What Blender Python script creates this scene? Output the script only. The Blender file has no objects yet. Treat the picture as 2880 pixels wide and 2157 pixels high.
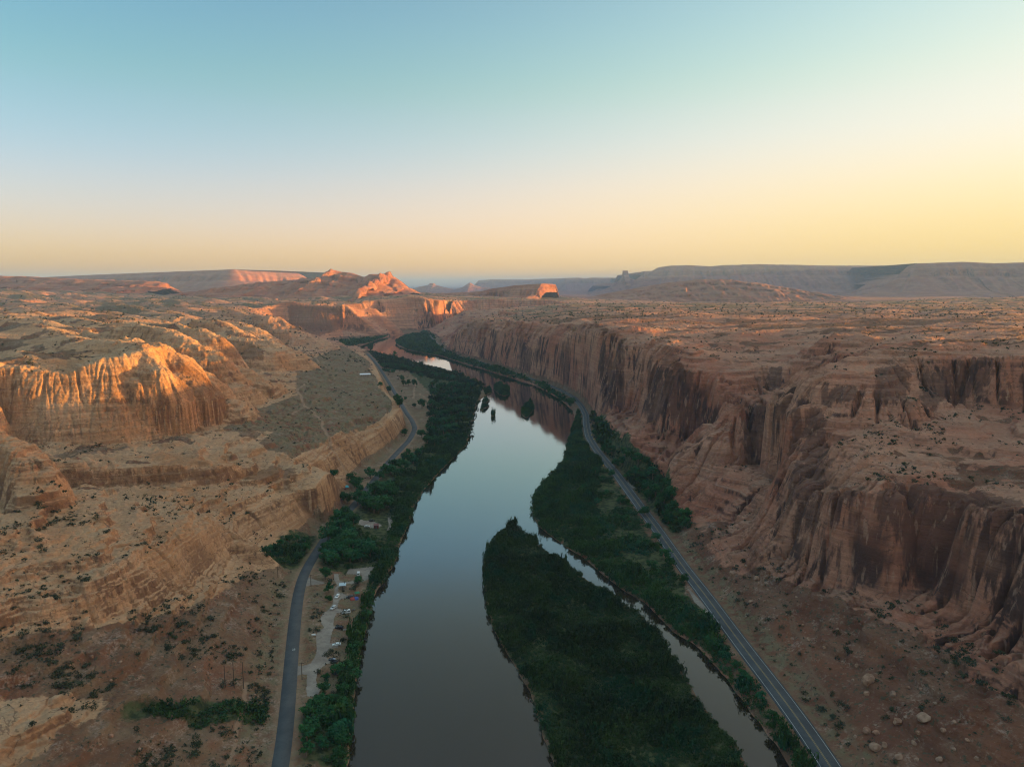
import bpy, math, random
import numpy as np
from mathutils import Vector, noise as mnoise
from mathutils.geometry import delaunay_2d_cdt
R = math.radians
scene = bpy.context.scene
COL = scene.collection

# ------------------------------------------------------------------ camera
PITCH = R(7.9); CAMH = 200.0
FPX = 1533.0; DW, DH = 2212.0, 1657.0          # photograph units used to author the scene
cam = bpy.data.cameras.new("camera")
cam.sensor_fit = 'HORIZONTAL'; cam.sensor_width = 36.0
cam.lens = 36.0 * FPX / DW
cam.clip_start = 1.0; cam.clip_end = 120000.0
camo = bpy.data.objects.new("camera", cam); COL.objects.link(camo)
camo.location = (0, 0, CAMH)
camo.rotation_euler = (math.pi / 2 - PITCH, 0, 0)
scene.camera = camo

# ------------------------------------------------------------------ light
SUN_AZ = R(74.0)       # to the right of the view
SUN_EL = R(3.0)
SKY_TINT = ((0.0, (.50, .255, .195)), (.13, (.355, .268, .285)), (.22, (.272, .276, .225)), (.27, (.245, .277, .212)), (.36, (.205, .262, .250)), (.41, (.215, .205, .150)), (.47, (.205, .168, .108)), (.66, (.15, .125, .085)), (.84, (1.75, 1.17, .80)))
SKY_CAP = ((0.0, (1.0, .62, .10)), (.09, (1.0, .80, .36)), (.19, (.93, .93, .80)), (.40, (.92, .97, .95)))
SKY_CAP_LEFT = ((0.0, (1.0, .72, .66)), (.09, (1.0, .92, .85)), (.19, (1.0, .98, .95)), (.40, (.95, .98, .95)))
SKY_CAP_GAIN = 0.565
world = bpy.data.worlds.new("World"); scene.world = world
world.use_nodes = True
wn = world.node_tree.nodes; wl = world.node_tree.links; wn.clear()
wout = wn.new('ShaderNodeOutputWorld'); wbg = wn.new('ShaderNodeBackground')
sky = wn.new('ShaderNodeTexSky'); sky.sky_type = 'NISHITA'; sky.sun_disc = False
sky.sun_elevation = SUN_EL; sky.sun_rotation = SUN_AZ
sky.altitude = 1200; sky.air_density = 1.0; sky.dust_density = 2.2; sky.ozone_density = 1.5
wbg.inputs['Strength'].default_value = 0.15
wtc = wn.new('ShaderNodeTexCoord'); wsp = wn.new('ShaderNodeSeparateXYZ'); wl.new(wtc.outputs['Generated'], wsp.inputs[0])
def wramp(stops):
    r_ = wn.new('ShaderNodeValToRGB'); wl.new(wsp.outputs['Z'], r_.inputs['Fac']); r_.color_ramp.interpolation = 'B_SPLINE'
    for k_, (p_, c_) in enumerate(stops):
        e_ = r_.color_ramp.elements[k_] if k_ < 2 else r_.color_ramp.elements.new(p_)
        e_.position = p_; e_.color = (*c_, 1)
    return r_.outputs['Color']
def wmath(op, a, b):
    n_ = wn.new('ShaderNodeMath'); n_.operation = op
    for s_, v_ in zip(n_.inputs, (a, b)):
        if isinstance(v_, (int, float)): s_.default_value = v_
        else: wl.new(v_, s_)
    return n_.outputs[0]
# dusty evening air: the low sky is dimmed and warmed, the sun's aureole is held back; the unseen overhead sky is boosted warm to light the rocks
wtint = wramp(SKY_TINT); wcap_r = wramp(SKY_CAP); wcap_l = wramp(SKY_CAP_LEFT)
wmul = wn.new('ShaderNodeMix'); wmul.data_type = 'RGBA'; wmul.blend_type = 'MULTIPLY'; wmul.inputs['Factor'].default_value = 1.0
wl.new(sky.outputs[0], wmul.inputs[6]); wl.new(wtint, wmul.inputs[7])
waz = wn.new('ShaderNodeMapRange'); waz.interpolation_type = 'SMOOTHSTEP'; wl.new(wsp.outputs['X'], waz.inputs[0])
for i_, v_ in zip((1, 2, 3, 4), (-.75, .65, 0.0, 1.0)): waz.inputs[i_].default_value = v_
wside = wn.new('ShaderNodeMix'); wside.data_type = 'RGBA'; wl.new(waz.outputs[0], wside.inputs['Factor'])
wside.inputs[6].default_value = (.72, .87, 1.06, 1); wside.inputs[7].default_value = (1.42, 1.15, 1.04, 1)
wm2 = wn.new('ShaderNodeMix'); wm2.data_type = 'RGBA'; wm2.blend_type = 'MULTIPLY'; wm2.inputs['Factor'].default_value = 1.0
wl.new(wmul.outputs[2], wm2.inputs[6]); wl.new(wside.outputs[2], wm2.inputs[7])
s1 = wn.new('ShaderNodeSeparateColor'); wl.new(wm2.outputs[2], s1.inputs[0]); wcm = wn.new('ShaderNodeMix'); wcm.data_type = 'RGBA'; wl.new(waz.outputs[0], wcm.inputs['Factor']); wl.new(wcap_l, wcm.inputs[6]); wl.new(wcap_r, wcm.inputs[7])
s2 = wn.new('ShaderNodeSeparateColor'); wl.new(wcm.outputs[2], s2.inputs[0])
wgm = wn.new('ShaderNodeMapRange'); wgm.interpolation_type = 'SMOOTHSTEP'; wl.new(wsp.outputs['X'], wgm.inputs[0])     # the glow round the sunset itself
for i_, v_ in zip((1, 2, 3, 4), (.60, .92, SKY_CAP_GAIN, 14.0)): wgm.inputs[i_].default_value = v_
wglow = wgm.outputs[0]
wcomb = wn.new('ShaderNodeCombineColor')
for k_ in range(3):
    cap_ = wmath('MULTIPLY', s2.outputs[k_], wglow)
    r_ = wmath('POWER', wmath('DIVIDE', s1.outputs[k_], cap_), 3.0)
    wl.new(wmath('DIVIDE', s1.outputs[k_], wmath('POWER', wmath('ADD', r_, 1.0), 1 / 3.0)), wcomb.inputs[k_])
wl.new(wcomb.outputs[0], wbg.inputs['Color']); wl.new(wbg.outputs[0], wout.inputs['Surface'])

sun = bpy.data.lights.new("sun", 'SUN'); sun.energy = 1.3; sun.angle = R(0.5)
sun.color = (1.0, 0.52, 0.11)
suno = bpy.data.objects.new("sun", sun); COL.objects.link(suno)
sd = Vector((math.sin(SUN_AZ) * math.cos(SUN_EL), math.cos(SUN_AZ) * math.cos(SUN_EL), math.sin(SUN_EL)))
suno.rotation_euler = sd.to_track_quat('Z', 'Y').to_euler()
suno.location = (400, 200, 600)

scene.view_settings.view_transform = 'Standard'; scene.view_settings.look = 'None'
scene.view_settings.exposure = 3.82; scene.view_settings.gamma = 1.0
scene.cycles.max_bounces = 6; scene.cycles.diffuse_bounces = 3; scene.cycles.glossy_bounces = 2
scene.cycles.transmission_bounces = 2; scene.cycles.volume_bounces = 0
scene.cycles.use_denoising = True; scene.cycles.denoising_prefilter = 'ACCURATE'
scene.cycles.filter_width = 1.15
scene.cycles.sample_clamp_indirect = 4.0

# ------------------------------------------------------------------ projection helpers
SP, CP = math.sin(PITCH), math.cos(PITCH)
def P(u, v, z):
    a = (DH / 2 - v) / FPX; dx = (u - DW / 2) / FPX
    dy = CP + a * SP; dz = -SP + a * CP
    t = (z - CAMH) / dz
    return (dx * t, dy * t, float(z))
def PY(u, v, Y):
    a = (DH / 2 - v) / FPX; dx = (u - DW / 2) / FPX
    dy = CP + a * SP; dz = -SP + a * CP
    t = Y / dy
    return (dx * t, float(Y), CAMH + dz * t)
def PL(pts, z=None):                        # (u,v,z) or (u,v) with a common z
    return [P(p[0], p[1], p[2] if len(p) > 2 else z) for p in pts]
def PYL(pts):
    return [PY(*p) for p in pts]
def project(x, y, z):
    dz = z - CAMH
    zc = y * CP - dz * SP; yu = y * SP + dz * CP
    return DW / 2 + FPX * x / zc, DH / 2 - FPX * yu / zc

# ------------------------------------------------------------------ numpy noise
_rng = np.random.default_rng(7)
_perm = _rng.permutation(256).astype(np.int32); _perm = np.concatenate([_perm, _perm])
_ang = _rng.random(256) * 2 * np.pi
_gx = np.cos(_ang).astype(np.float32); _gy = np.sin(_ang).astype(np.float32)
def perlin(x, y):
    xi = np.floor(x); yi = np.floor(y)
    xf = (x - xi).astype(np.float32); yf = (y - yi).astype(np.float32)
    xi = xi.astype(np.int32) & 255; yi = yi.astype(np.int32) & 255
    u = xf * xf * xf * (xf * (xf * 6 - 15) + 10); v = yf * yf * yf * (yf * (yf * 6 - 15) + 10)
    a0 = _perm[xi]; a1 = _perm[xi + 1]
    def g(h, dx, dy): return _gx[h] * dx + _gy[h] * dy
    n00 = g(_perm[a0 + yi], xf, yf); n10 = g(_perm[a1 + yi], xf - 1, yf)
    n01 = g(_perm[a0 + yi + 1], xf, yf - 1); n11 = g(_perm[a1 + yi + 1], xf - 1, yf - 1)
    nx0 = n00 + u * (n10 - n00); nx1 = n01 + u * (n11 - n01)
    return (nx0 + v * (nx1 - nx0)) * 1.5
def fbm(x, y, wl_, octv, gain=0.5, seed=0.0, lac=2.03):
    s = np.zeros(np.shape(x), np.float32); amp = 1.0; f = 1.0 / wl_
    for k in range(octv):
        s += amp * perlin(x * f + 17.3 * k + seed, y * f - 9.7 * k + seed * 1.7)
        amp *= gain; f *= lac
    return s
def sstep(a, b, x):
    t = np.clip((x - a) / (b - a), 0, 1); return t * t * (3 - 2 * t)

# ------------------------------------------------------------------ object helpers
def tag(o, label=None, cat=None, group=None, kind=None):
    if label: o['label'] = label
    if cat: o['category'] = cat
    if group: o['group'] = group
    if kind: o['kind'] = kind
    return o
def mesh_np(name, V, F, mat=None, smooth=True, attrs=None):
    """V (n,3), F (m,k) with constant k"""
    V = np.asarray(V, np.float32); F = np.asarray(F, np.int32)
    me = bpy.data.meshes.new(name)
    k = F.shape[1]
    me.vertices.add(len(V)); me.vertices.foreach_set('co', V.ravel())
    me.loops.add(F.size); me.loops.foreach_set('vertex_index', F.ravel())
    me.polygons.add(len(F))
    me.polygons.foreach_set('loop_start', np.arange(0, F.size, k, dtype=np.int32))
    me.polygons.foreach_set('loop_total', np.full(len(F), k, np.int32))
    me.polygons.foreach_set('use_smooth', np.full(len(F), smooth, bool))
    me.update(calc_edges=True)
    if attrs:
        for nm, arr in attrs.items():
            at = me.attributes.new(nm, 'FLOAT', 'POINT')
            at.data.foreach_set('value', np.asarray(arr, np.float32).ravel())
    if mat: me.materials.append(mat)
    return me
def link(name, me, parent=None):
    o = bpy.data.objects.new(name, me); COL.objects.link(o)
    if parent: o.parent = parent
    return o
def empty(name, loc=(0, 0, 0), rz=0.0):
    o = bpy.data.objects.new(name, None); COL.objects.link(o)
    o.location = loc; o.rotation_euler = (0, 0, rz); o.empty_display_size = 0.5
    return o

# ------------------------------------------------------------------ node helpers
class NT:
    def __init__(s, name):
        s.m = bpy.data.materials.new(name); s.m.use_nodes = True
        s.n = s.m.node_tree.nodes; s.l = s.m.node_tree.links; s.n.clear()
        s.out = s.n.new('ShaderNodeOutputMaterial')
    def node(s, t, **kw):
        n = s.n.new(t)
        for k, v in kw.items(): setattr(n, k, v)
        return n
    def put(s, sock, val):
        if hasattr(val, 'is_output') or isinstance(val, bpy.types.NodeSocket): s.l.new(val, sock)
        else: sock.default_value = val
    def math(s, op, a, b=0.0, clamp=False):
        n = s.node('ShaderNodeMath', operation=op, use_clamp=clamp)
        s.put(n.inputs[0], a); s.put(n.inputs[1], b); return n.outputs[0]
    def mapr(s, x, a, b, c=0.0, d=1.0):
        n = s.node('ShaderNodeMapRange', interpolation_type='SMOOTHSTEP'); n.clamp = True
        s.put(n.inputs[0], x)
        for i, v in zip((1, 2, 3, 4), (a, b, c, d)): s.put(n.inputs[i], v)
        return n.outputs[0]
    def noise(s, vec, scale, detail=4.0, rough=0.55, dist=0.0):
        n = s.node('ShaderNodeTexNoise'); s.put(n.inputs['Vector'], vec)
        n.inputs['Scale'].default_value = scale; n.inputs['Detail'].default_value = detail
        n.inputs['Roughness'].default_value = rough; n.inputs['Distortion'].default_value = dist
        return n.outputs['Fac']
    def scalev(s, vec, x, y, z):
        n = s.node('ShaderNodeVectorMath', operation='MULTIPLY'); s.put(n.inputs[0], vec)
        n.inputs[1].default_value = (x, y, z); return n.outputs[0]
    def mix(s, f, a, b, blend='MIX'):
        n = s.node('ShaderNodeMix', data_type='RGBA', blend_type=blend)
        s.put(n.inputs['Factor'], f)
        for sock, val in ((n.inputs[6], a), (n.inputs[7], b)):
            if isinstance(val, tuple): sock.default_value = (*val, 1.0)
            else: s.l.new(val, sock)
        return n.outputs[2]
    def attr(s, name):
        n = s.node('ShaderNodeAttribute'); n.attribute_name = name; return n.outputs['Fac']
    def bump(s, h, strength, dist, normal=None):
        n = s.node('ShaderNodeBump'); s.put(n.inputs['Height'], h)
        n.inputs['Strength'].default_value = strength; n.inputs['Distance'].default_value = dist
        if normal is not None: s.l.new(normal, n.inputs['Normal'])
        return n.outputs[0]
    def bsdf(s, color, rough=0.9, normal=None, spec=0.2, **kw):
        b = s.node('ShaderNodeBsdfPrincipled')
        if isinstance(color, tuple): b.inputs['Base Color'].default_value = (*color, 1.0)
        else: s.l.new(color, b.inputs['Base Color'])
        s.put(b.inputs['Roughness'], rough); b.inputs['Specular IOR Level'].default_value = spec
        if normal is not None: s.l.new(normal, b.inputs['Normal'])
        for k, v in kw.items(): s.put(b.inputs[k], v)
        s.l.new(b.outputs[0], s.out.inputs['Surface']); return b
def simple(name, col, rough=0.6, spec=0.4, var=0.12, scale=2.0, metal=0.0):
    """painted or raw surface with a little uneven wear"""
    t = NT(name)
    co = t.node('ShaderNodeTexCoord').outputs['Object']
    n = t.noise(co, scale, 4)
    c = t.mix(n, tuple(x * (1 - var) for x in col), tuple(min(1, x * (1 + var)) for x in col))
    t.bsdf(c, rough, spec=spec, Metallic=metal)
    return t.m
# ================================================================== layout traced once in photograph units (2212 x 1657)
BANK_L = [(700,1760),(752,1657),(757,1600),(765,1520),(772,1450),(782,1385),(800,1330),(808,1290),(835,1245),(855,1215),(868,1165),(882,1140),(893,1100),(915,1060),(950,1020),(985,985),(1010,960),(1020,925),(1025,890),(1032,868),(1046,858),(1058,850),(1050,842),(1045,831),(1037,823),(1012,815),(977,801),(923,789),(859,771),(795,757),(775,748)]
BANK_FL = [(775,748),(790,744),(815,735),(841,726),(870,721.5),(910,717.5),(940,714)]
BANK_FR = [(955,716),(930,717),(910,720),(890,723),(872,728),(858,735),(855,742),(861,749),(884,757),(935,766),(961,771),(974,776),(1012,789),(1037,795),(1076,808),(1106,816),(1157,832),(1208,861),(1238,887),(1242,907),(1231,935),(1225,960),(1222,985),(1205,1010),(1180,1035),(1157,1060),(1148,1085),(1150,1110),(1160,1135),(1185,1155),(1220,1180),(1260,1205),(1300,1240),(1345,1275),(1390,1300),(1420,1330),(1460,1370),(1500,1390),(1540,1430),(1575,1470),(1610,1520),(1650,1570),(1680,1610),(1705,1657),(1790,1790)]
ISLAND = [(1100,1137),(1085,1150),(1062,1180),(1045,1205),(1043,1230),(1048,1290),(1060,1350),(1085,1400),(1110,1440),(1140,1490),(1155,1530),(1170,1590),(1195,1657),(1255,1800),(1720,1800),(1612,1657),(1590,1610),(1550,1560),(1510,1510),(1480,1460),(1450,1410),(1420,1370),(1390,1330),(1340,1300),(1280,1260),(1220,1220),(1180,1190),(1150,1165),(1125,1145)]
ISLETS = [[(1127,884),(1136,873),(1146,870),(1154,876),(1152,887),(1143,900),(1135,906),(1128,897)],
          [(1070,832),(1084,829),(1100,842),(1101,852),(1090,857),(1078,853),(1066,842)],
          [(1046,841),(1058,839),(1063,846),(1058,853),(1048,852)],
          [(1041,868),(1053,862),(1058,866),(1046,874)],
          [(1035,886),(1042,878),(1056,874),(1058,878),(1048,883),(1040,890)],
          [(1060,895),(1064,890),(1069,891),(1068,901),(1063,905)],
          [(795,746),(801,742),(806,744),(804,751),(798,752)]]
ROAD_L = [(580,1790),(606,1657),(614,1600),(622,1520),(628,1440),(634,1370),(641,1305),(648,1265),(658,1235),(675,1207),(690,1183),(706,1158),(737,1120),(765,1092),(793,1056),(810,1036),(831,1008),(859,977),(885,950),(897,926),(890,908),(879,894),(869,877),(860,860),(852,847),(841,828),(829,809),(819,794),(806,777),(793,764)]
ROAD_R = [(1880,1790),(1795,1657),(1750,1590),(1700,1520),(1650,1455),(1600,1390),(1537,1304),(1514,1273),(1483,1235),(1463,1207),(1435,1166),(1412,1133),(1386,1099),(1371,1078),(1348,1047),(1328,1019),(1310,998),(1290,974),(1272,945),(1266,916),(1266,897),(1256,877),(1239,858),(1208,841),(1170,826),(1132,813),(1106,804),(1076,795),(1037,782),(999,772),(961,761),(948,748),(936,734),(926,723)]
Z_ROAD = 6.0

def dens(pts, step=10.0):
    out = []
    for a, b in zip(pts[:-1], pts[1:]):
        a = np.array(a); b = np.array(b); n = max(1, int(np.hypot(*(b - a)[:2]) / step))
        n = min(n, 60)
        for k in range(n): out.append(a + (b - a) * k / n)
    out.append(np.array(pts[-1])); return out
LINES = []
def L(pts): LINES.append(pts); return pts

bank_l = L(PL(BANK_L, 1.6)); bank_fl = L(PL(BANK_FL, 1.6)); bank_fr = L(PL(BANK_FR, 1.6))
road_l = L(PL(ROAD_L, Z_ROAD)); road_r = L(PL(ROAD_R, Z_ROAD))
L(PL(ISLAND, 1.5))
def offset(pts, d, z=None):
    p = np.array(pts); t = np.gradient(p[:, :2], axis=0); t /= np.linalg.norm(t, axis=1)[:, None] + 1e-9
    n = np.stack([-t[:, 1], t[:, 0]], 1); q = p.copy(); q[:, :2] += n * d
    if z is not None: q[:, 2] = z
    return [tuple(r) for r in q]
for s in (-9, 9): L(offset(road_l, s)); L(offset(road_r, s))
# ---- left side ledges
def wall(foot, rim, gap=5.0):
    """a rock wall: its foot with ground heights, its rim where the photograph shows it, set back by gap"""
    f = PL(foot); L(f); fu_ = np.array([q[0] for q in foot]); fy_ = np.array([q[1] for q in f]); o = fu_.argsort()
    L([PY(u, v, float(np.interp(u + du, fu_[o], fy_[o])) + gap) for u, v, du in [(r_ + (0,))[:3] for r_ in rim]])
wall([(515,1186,22),(459,1214,28),(398,1253,34),(370,1265,36),(326,1288,38),(255,1313,40),(209,1326,41),(153,1333,42),(64,1346,43),(-60,1372,45),(-200,1400,48)],
     [(512,1147),(459,1183),(398,1212),(372,1222),(326,1243),(255,1264),(209,1276),(153,1282),(64,1294),(-60,1318),(-200,1345)])
L(PL([(510,1128,42),(430,1150,50),(344,1167,56),(290,1190,58),(240,1215,60),(180,1240,60),(100,1262,60),(0,1275,61),(-120,1290,63)]))
wall([(737,1059,10),(706,1100,12),(663,1120,14),(604,1140,18),(568,1148,22),(540,1165,23)], [(735,1031),(700,1058,6),(655,1082,8),(604,1101),(553,1115,15),(520,1135,20)])
wall([(879,925,7),(856,955,8),(821,983,8),(777,1008,9),(757,1023,12),(706,1028,20),(663,1032,29),(553,1034,40),(470,1044,48),(300,1047,53),(150,1049,56),(20,1052,58)],
     [(869,884,10),(836,912,18),(797,945,20),(765,965,12),(706,996),(640,1003),(553,1000),(470,1006),(300,1005),(150,1003),(20,1000)])
L(PL([(690,1045,28),(620,1078,33),(560,1098,35),(600,1060,38),(520,1070,44),(420,1075,50),(330,1080,56),(440,1110,52),(350,1120,58),(260,1130,64),(200,1085,68)]))
L(PL([(160,1078,69),(115,1097,71),(60,1112,72),(0,1125,73),(-100,1140,75),(-300,1170,80)]))
L(PL([(120,1160,66),(40,1190,66),(-60,1210,68),(-200,1240,70)]))
L(PL([(90,985,64),(50,960,64),(-20,945,66)]))
# bench
L(PL([(859,866,42),(838,848,40),(818,838,37),(823,815,28),(808,782,25),(782,757,20),(765,743,12),(744,737,8)]))
L(PL([(650,900,50),(500,930,58),(360,975,63),(220,985,65),(740,860,46),(700,800,46),(720,760,38),(800,870,45),(640,960,50),(740,930,46)]))
L(offset(PL([(870,895,8),(848,862,8),(836,838,8),(824,812,8),(812,792,8),(798,773,7)]), 0))
# golden formation
L(PL([(-200,985,72),(0,962,69),(76,958,67),(255,958,62),(357,941,60),(400,929,60),(431,917,62),(432,905,62),(426,893,62),(492,895,59),(533,879,57),(575,868,56),(622,860,54),(616,840,53),(640,772,50),(668,738,42),(690,731,30)]))
L(PYL([(-200,880,590),(0,854,606),(127,842,626),(255,832,652),(330,828,684),(382,824,728),(396,800,765)]))
L(PYL([(-200,800,606),(0,795,622),(100,797,636),(180,790,650),(255,768,674),(310,752,704),(345,745,728),(372,752,746),(385,765,780)]))
L(PYL([(-300,760,800),(0,750,800),(150,735,800),(240,722,790),(290,717,800),(345,735,780)]))
L(PYL([(-400,720,1000),(0,715,1100),(200,705,1200)]))
L(PYL([(-600,700,1500),(-100,690,1500),(150,690,1500),(260,690,1500)]))
L(PYL([(-900,672,2100),(-300,668,2100),(0,664,2100),(200,668,2100),(370,672,2050)]))
L(PYL([(-900,655,2900),(-200,652,2900),(100,650,2900),(300,654,2900),(450,656,2900)]))
L(PYL([(-1200,640,4200),(-200,636,4200),(200,637,4200),(500,640,4200)]))
# low ground between the fins on the right of it
L([(-345,820,60),(-372,900,62),(-400,1000,62),(-440,1200,62),(-520,1450,60),(-600,1800,58),(-650,2100,55)])
L([(-440,850,112),(-475,1000,110),(-530,1200,108),(-620,1450,106),(-720,1800,102),(-790,2200,98)])
# promontory
L(PL([(614,714,34),(668,727,22),(700,731,14),(742,732,4)]))
L(PYL([(553,662,2600),(600,657,2700),(680,653,2730),(739,658,2712)]))
L(PL([(650,716,40),(700,714,38),(740,713,32)]))
L(PYL([(745,658,2730),(777,667,2850),(800,662,2900),(809,664,2900)]))
L(PL([(748,706,40),(780,698,46),(812,690,52)]))
L(PYL([(600,650,2950),(740,652,2950),(780,654,3000)]))
# cliff beyond
L(PL([(859,715,6),(897,714,6),(935,711,6),(984,706,8)]))
L(PYL([(790,676,3020),(833,672,3080),(880,668,3120),(925,666,3130),(960,668,3140)]))
L(PYL([(775,654,3060),(833,645,3140),(880,642,3170),(923,641,3170),(950,648,3160)]))
L(PYL([(984,690,3200),(1020,690,3450),(1106,690,3500),(1180,690,3500)]))
L(PYL([(961,650,3250),(1000,648,3560),(1106,646,3600),(1183,646,3600),(1230,652,3600)]))
L(PYL([(700,648,3700),(900,640,3700),(1000,640,4200),(1200,646,4200),(1500,655,4200)]))
# ---- right side
FOOT_R = PL([(958,752,8),(966,760,8),(971,763,8),(1037,781,8),(1106,801,8),(1182,824,9),(1231,846,11),(1264,867,13),(1290,889,18),(1320,893,26),(1374,879,38),(1399,928,38),(1437,938,38),(1524,945,42),(1580,955,44),(1606,978,45),(1657,1006,47),(1704,1022,49),(1722,1032,50)])
L(FOOT_R)
L(PYL([(965,738,2040),(985,716,2035),(1020,708,1960),(1060,712,1815),(1120,720,1620),(1195,733,1418),(1250,718,1262),(1285,712,1150),(1322,722,1030),(1352,740,985),(1390,760,938),(1425,788,850),(1470,792,776),(1540,812,745),(1585,850,700),(1606,858,640),(1635,898,615),(1659,911,606),(1710,914,600),(1738,932,580)]))
L(PYL([(975,722,2090),(1012,697,2090),(1040,688,2000),(1070,690,1870),(1130,692,1675),(1200,702,1480),(1256,698,1325),(1330,702,1105),(1400,722,995),(1480,752,835),(1550,778,795),(1611,818,736),(1640,800,762),(1697,782,776),(1740,772,760),(1761,768,750)]))
L(PYL([(1020,686,2300),(1106,677,2250),(1160,682,1850),(1240,690,1550),(1330,690,1300),(1420,705,1150),(1520,735,960),(1600,760,900),(1680,752,900),(1760,735,900),(1830,722,880)]))
L(PYL([(1000,672,2900),(1150,664,2700),(1300,672,1800),(1450,682,1500),(1600,700,1200),(1750,712,1050),(1900,712,950),(2050,715,850),(2250,715,800),(2600,720,800)]))
L(PYL([(1200,656,3200),(1350,662,2500),(1500,668,2000),(1700,680,1600),(1900,690,1300),(2100,690,1200),(2300,695,1150),(2700,700,1100)]))
L(PYL([(1250,656,3800),(1500,658,2700),(1800,662,2200),(2000,666,1900),(2200,668,1800),(2600,670,1800),(3000,672,1700)]))
L(PYL([(1500,657,3800),(1700,653,2900),(2000,653,2700),(2212,654,2600),(2600,654,2600),(3100,655,2600)]))
L(PYL([(1700,655,4200),(2200,657,4200),(2800,657,4200)]))
# flat bench above the streaked block
L(PYL([(1620,849,722),(1659,846,738),(1700,848,725),(1761,856,700),(1770,872,640)]))
L(PYL([(1625,862,690),(1660,864,690),(1705,866,680),(1745,890,620)]))
# rock apron below the long cliff
L(PL([(1312,905,24),(1325,930,24),(1361,974,22),(1437,1012,24),(1445,1043,25),(1460,1068,26),(1527,1089,27),(1583,1104,29),(1624,1110,33),(1640,1130,36),(1662,1137,38)]))
L(PYL([(1345,905,860),(1371,952,720),(1420,970,680),(1448,990,640),(1480,1004,610),(1552,1002,585),(1616,1006,570),(1650,1030,545),(1675,1060,515)]))
# near massif
L(PL([(1682,1140,38),(1710,1168,37.5),(1751,1202,37),(1804,1227,36),(1875,1250,36),(1962,1262,38),(2051,1288,40),(2133,1341,44),(2212,1363,47),(2330,1420,50),(2600,1560,56)]))
L(PYL([(1690,1100,467),(1722,1026,476),(1745,960,489),(1761,908,501),(1772,870,513)]))
L(PYL([(1722,1030,470),(1745,1045,443),(1800,1058,411),(1900,1050,393),(2000,1060,380),(2100,1088,350),(2212,1110,327),(2330,1150,300),(2700,1290,230)]))
L(PYL([(1776,882,516),(1853,868,526),(1920,860,531),(2060,866,521),(2212,872,500),(2400,880,470),(2900,900,400)]))
L(PYL([(1782,832,523),(1853,800,536),(1920,783,546),(2060,770,541),(2212,766,521),(2400,770,500),(2900,790,430)]))
L(PYL([(1800,812,560),(1900,760,600),(1990,742,610),(2100,736,600),(2250,732,580),(2500,736,560),(3000,745,500)]))
L(PYL([(1850,760,700),(2000,735,700),(2200,728,690),(2600,730,650)]))
# slopes under it
L(PL([(1697,1227,24),(1760,1267,24),(1830,1312,25),(1900,1353,26),(1990,1393,27),(2060,1443,27),(2130,1503,27),(2212,1563,27),(2400,1700,27)]))
L(PL([(1697,1222,27),(1760,1258,28),(1830,1301,30),(1900,1340,31),(1990,1378,32),(2060,1424,33),(2130,1480,34),(2212,1535,34),(2400,1660,34)]))
L(PL([(1560,1200,15),(1640,1290,15),(1720,1370,15),(1800,1450,15),(1900,1560,15),(2000,1657,15)]))
# far surrounds and behind the camera
for y in (-700, -300, 0, 150):
    LINES.append([(-700,y,90),(-420,y,70),(-300,y,55),(-190,y,30),(-118,y,6),(-70,y,1.6),(-20,y,0),(110,y,1.6),(135,y,6),(190,y,25),(235,y,50),(262,y,86),(350,y,115),(400,y,145),(700,y,150)])
LINES.append([(-2600,-700,140),(-2600,800,150),(-2600,2500,170),(-2600,4500,190)])
LINES.append([(2600,-700,160),(2600,1000,155),(2600,2500,150),(2600,4500,150)])
LINES.append([(-1500,-700,140),(-1200,300,145)]); LINES.append([(1200,300,155),(1500,-700,155)])

# ------------------------------------------------------------------ raster of the land
CELL = 2.0; X0, X1, Y0, Y1 = -2400.0, 2400.0, -400.0, 4200.0
NX = int((X1 - X0) / CELL) + 1; NY = int((Y1 - Y0) / CELL) + 1
pts = np.array([q for l in LINES for q in dens(l)])
# merge near duplicates
key = np.round(pts[:, :2] / 1.5).astype(np.int64); _, ui = np.unique(key, axis=0, return_index=True); pts = pts[ui]
v2, e2, f2, ov, oe, of = delaunay_2d_cdt([Vector((p[0], p[1])) for p in pts], [], [], 0, 1e-4)
zz = np.array([pts[o[0]][2] if o else 50.0 for o in ov]); vv = np.array([(v.x, v.y) for v in v2])
H = np.zeros((NY, NX), np.float32)
for f in f2:
    a, b, c = vv[f[0]], vv[f[1]], vv[f[2]]
    lo = np.minimum(np.minimum(a, b), c); hi = np.maximum(np.maximum(a, b), c)
    i0 = max(0, int((lo[0] - X0) / CELL)); i1 = min(NX - 1, int((hi[0] - X0) / CELL) + 1)
    j0 = max(0, int((lo[1] - Y0) / CELL)); j1 = min(NY - 1, int((hi[1] - Y0) / CELL) + 1)
    if i1 < i0 or j1 < j0: continue
    det = (b[1] - c[1]) * (a[0] - c[0]) + (c[0] - b[0]) * (a[1] - c[1])
    if abs(det) < 1e-9: continue
    xs = X0 + CELL * np.arange(i0, i1 + 1); ys = (Y0 + CELL * np.arange(j0, j1 + 1))[:, None]
    w0 = ((b[1] - c[1]) * (xs - c[0]) + (c[0] - b[0]) * (ys - c[1])) / det
    w1 = ((c[1] - a[1]) * (xs - c[0]) + (a[0] - c[0]) * (ys - c[1])) / det
    w2 = 1 - w0 - w1
    ins = (w0 > -1e-6) & (w1 > -1e-6) & (w2 > -1e-6)
    sub = H[j0:j1 + 1, i0:i1 + 1]
    sub[ins] = (w0 * zz[f[0]] + w1 * zz[f[1]] + w2 * zz[f[2]])[ins]

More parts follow.
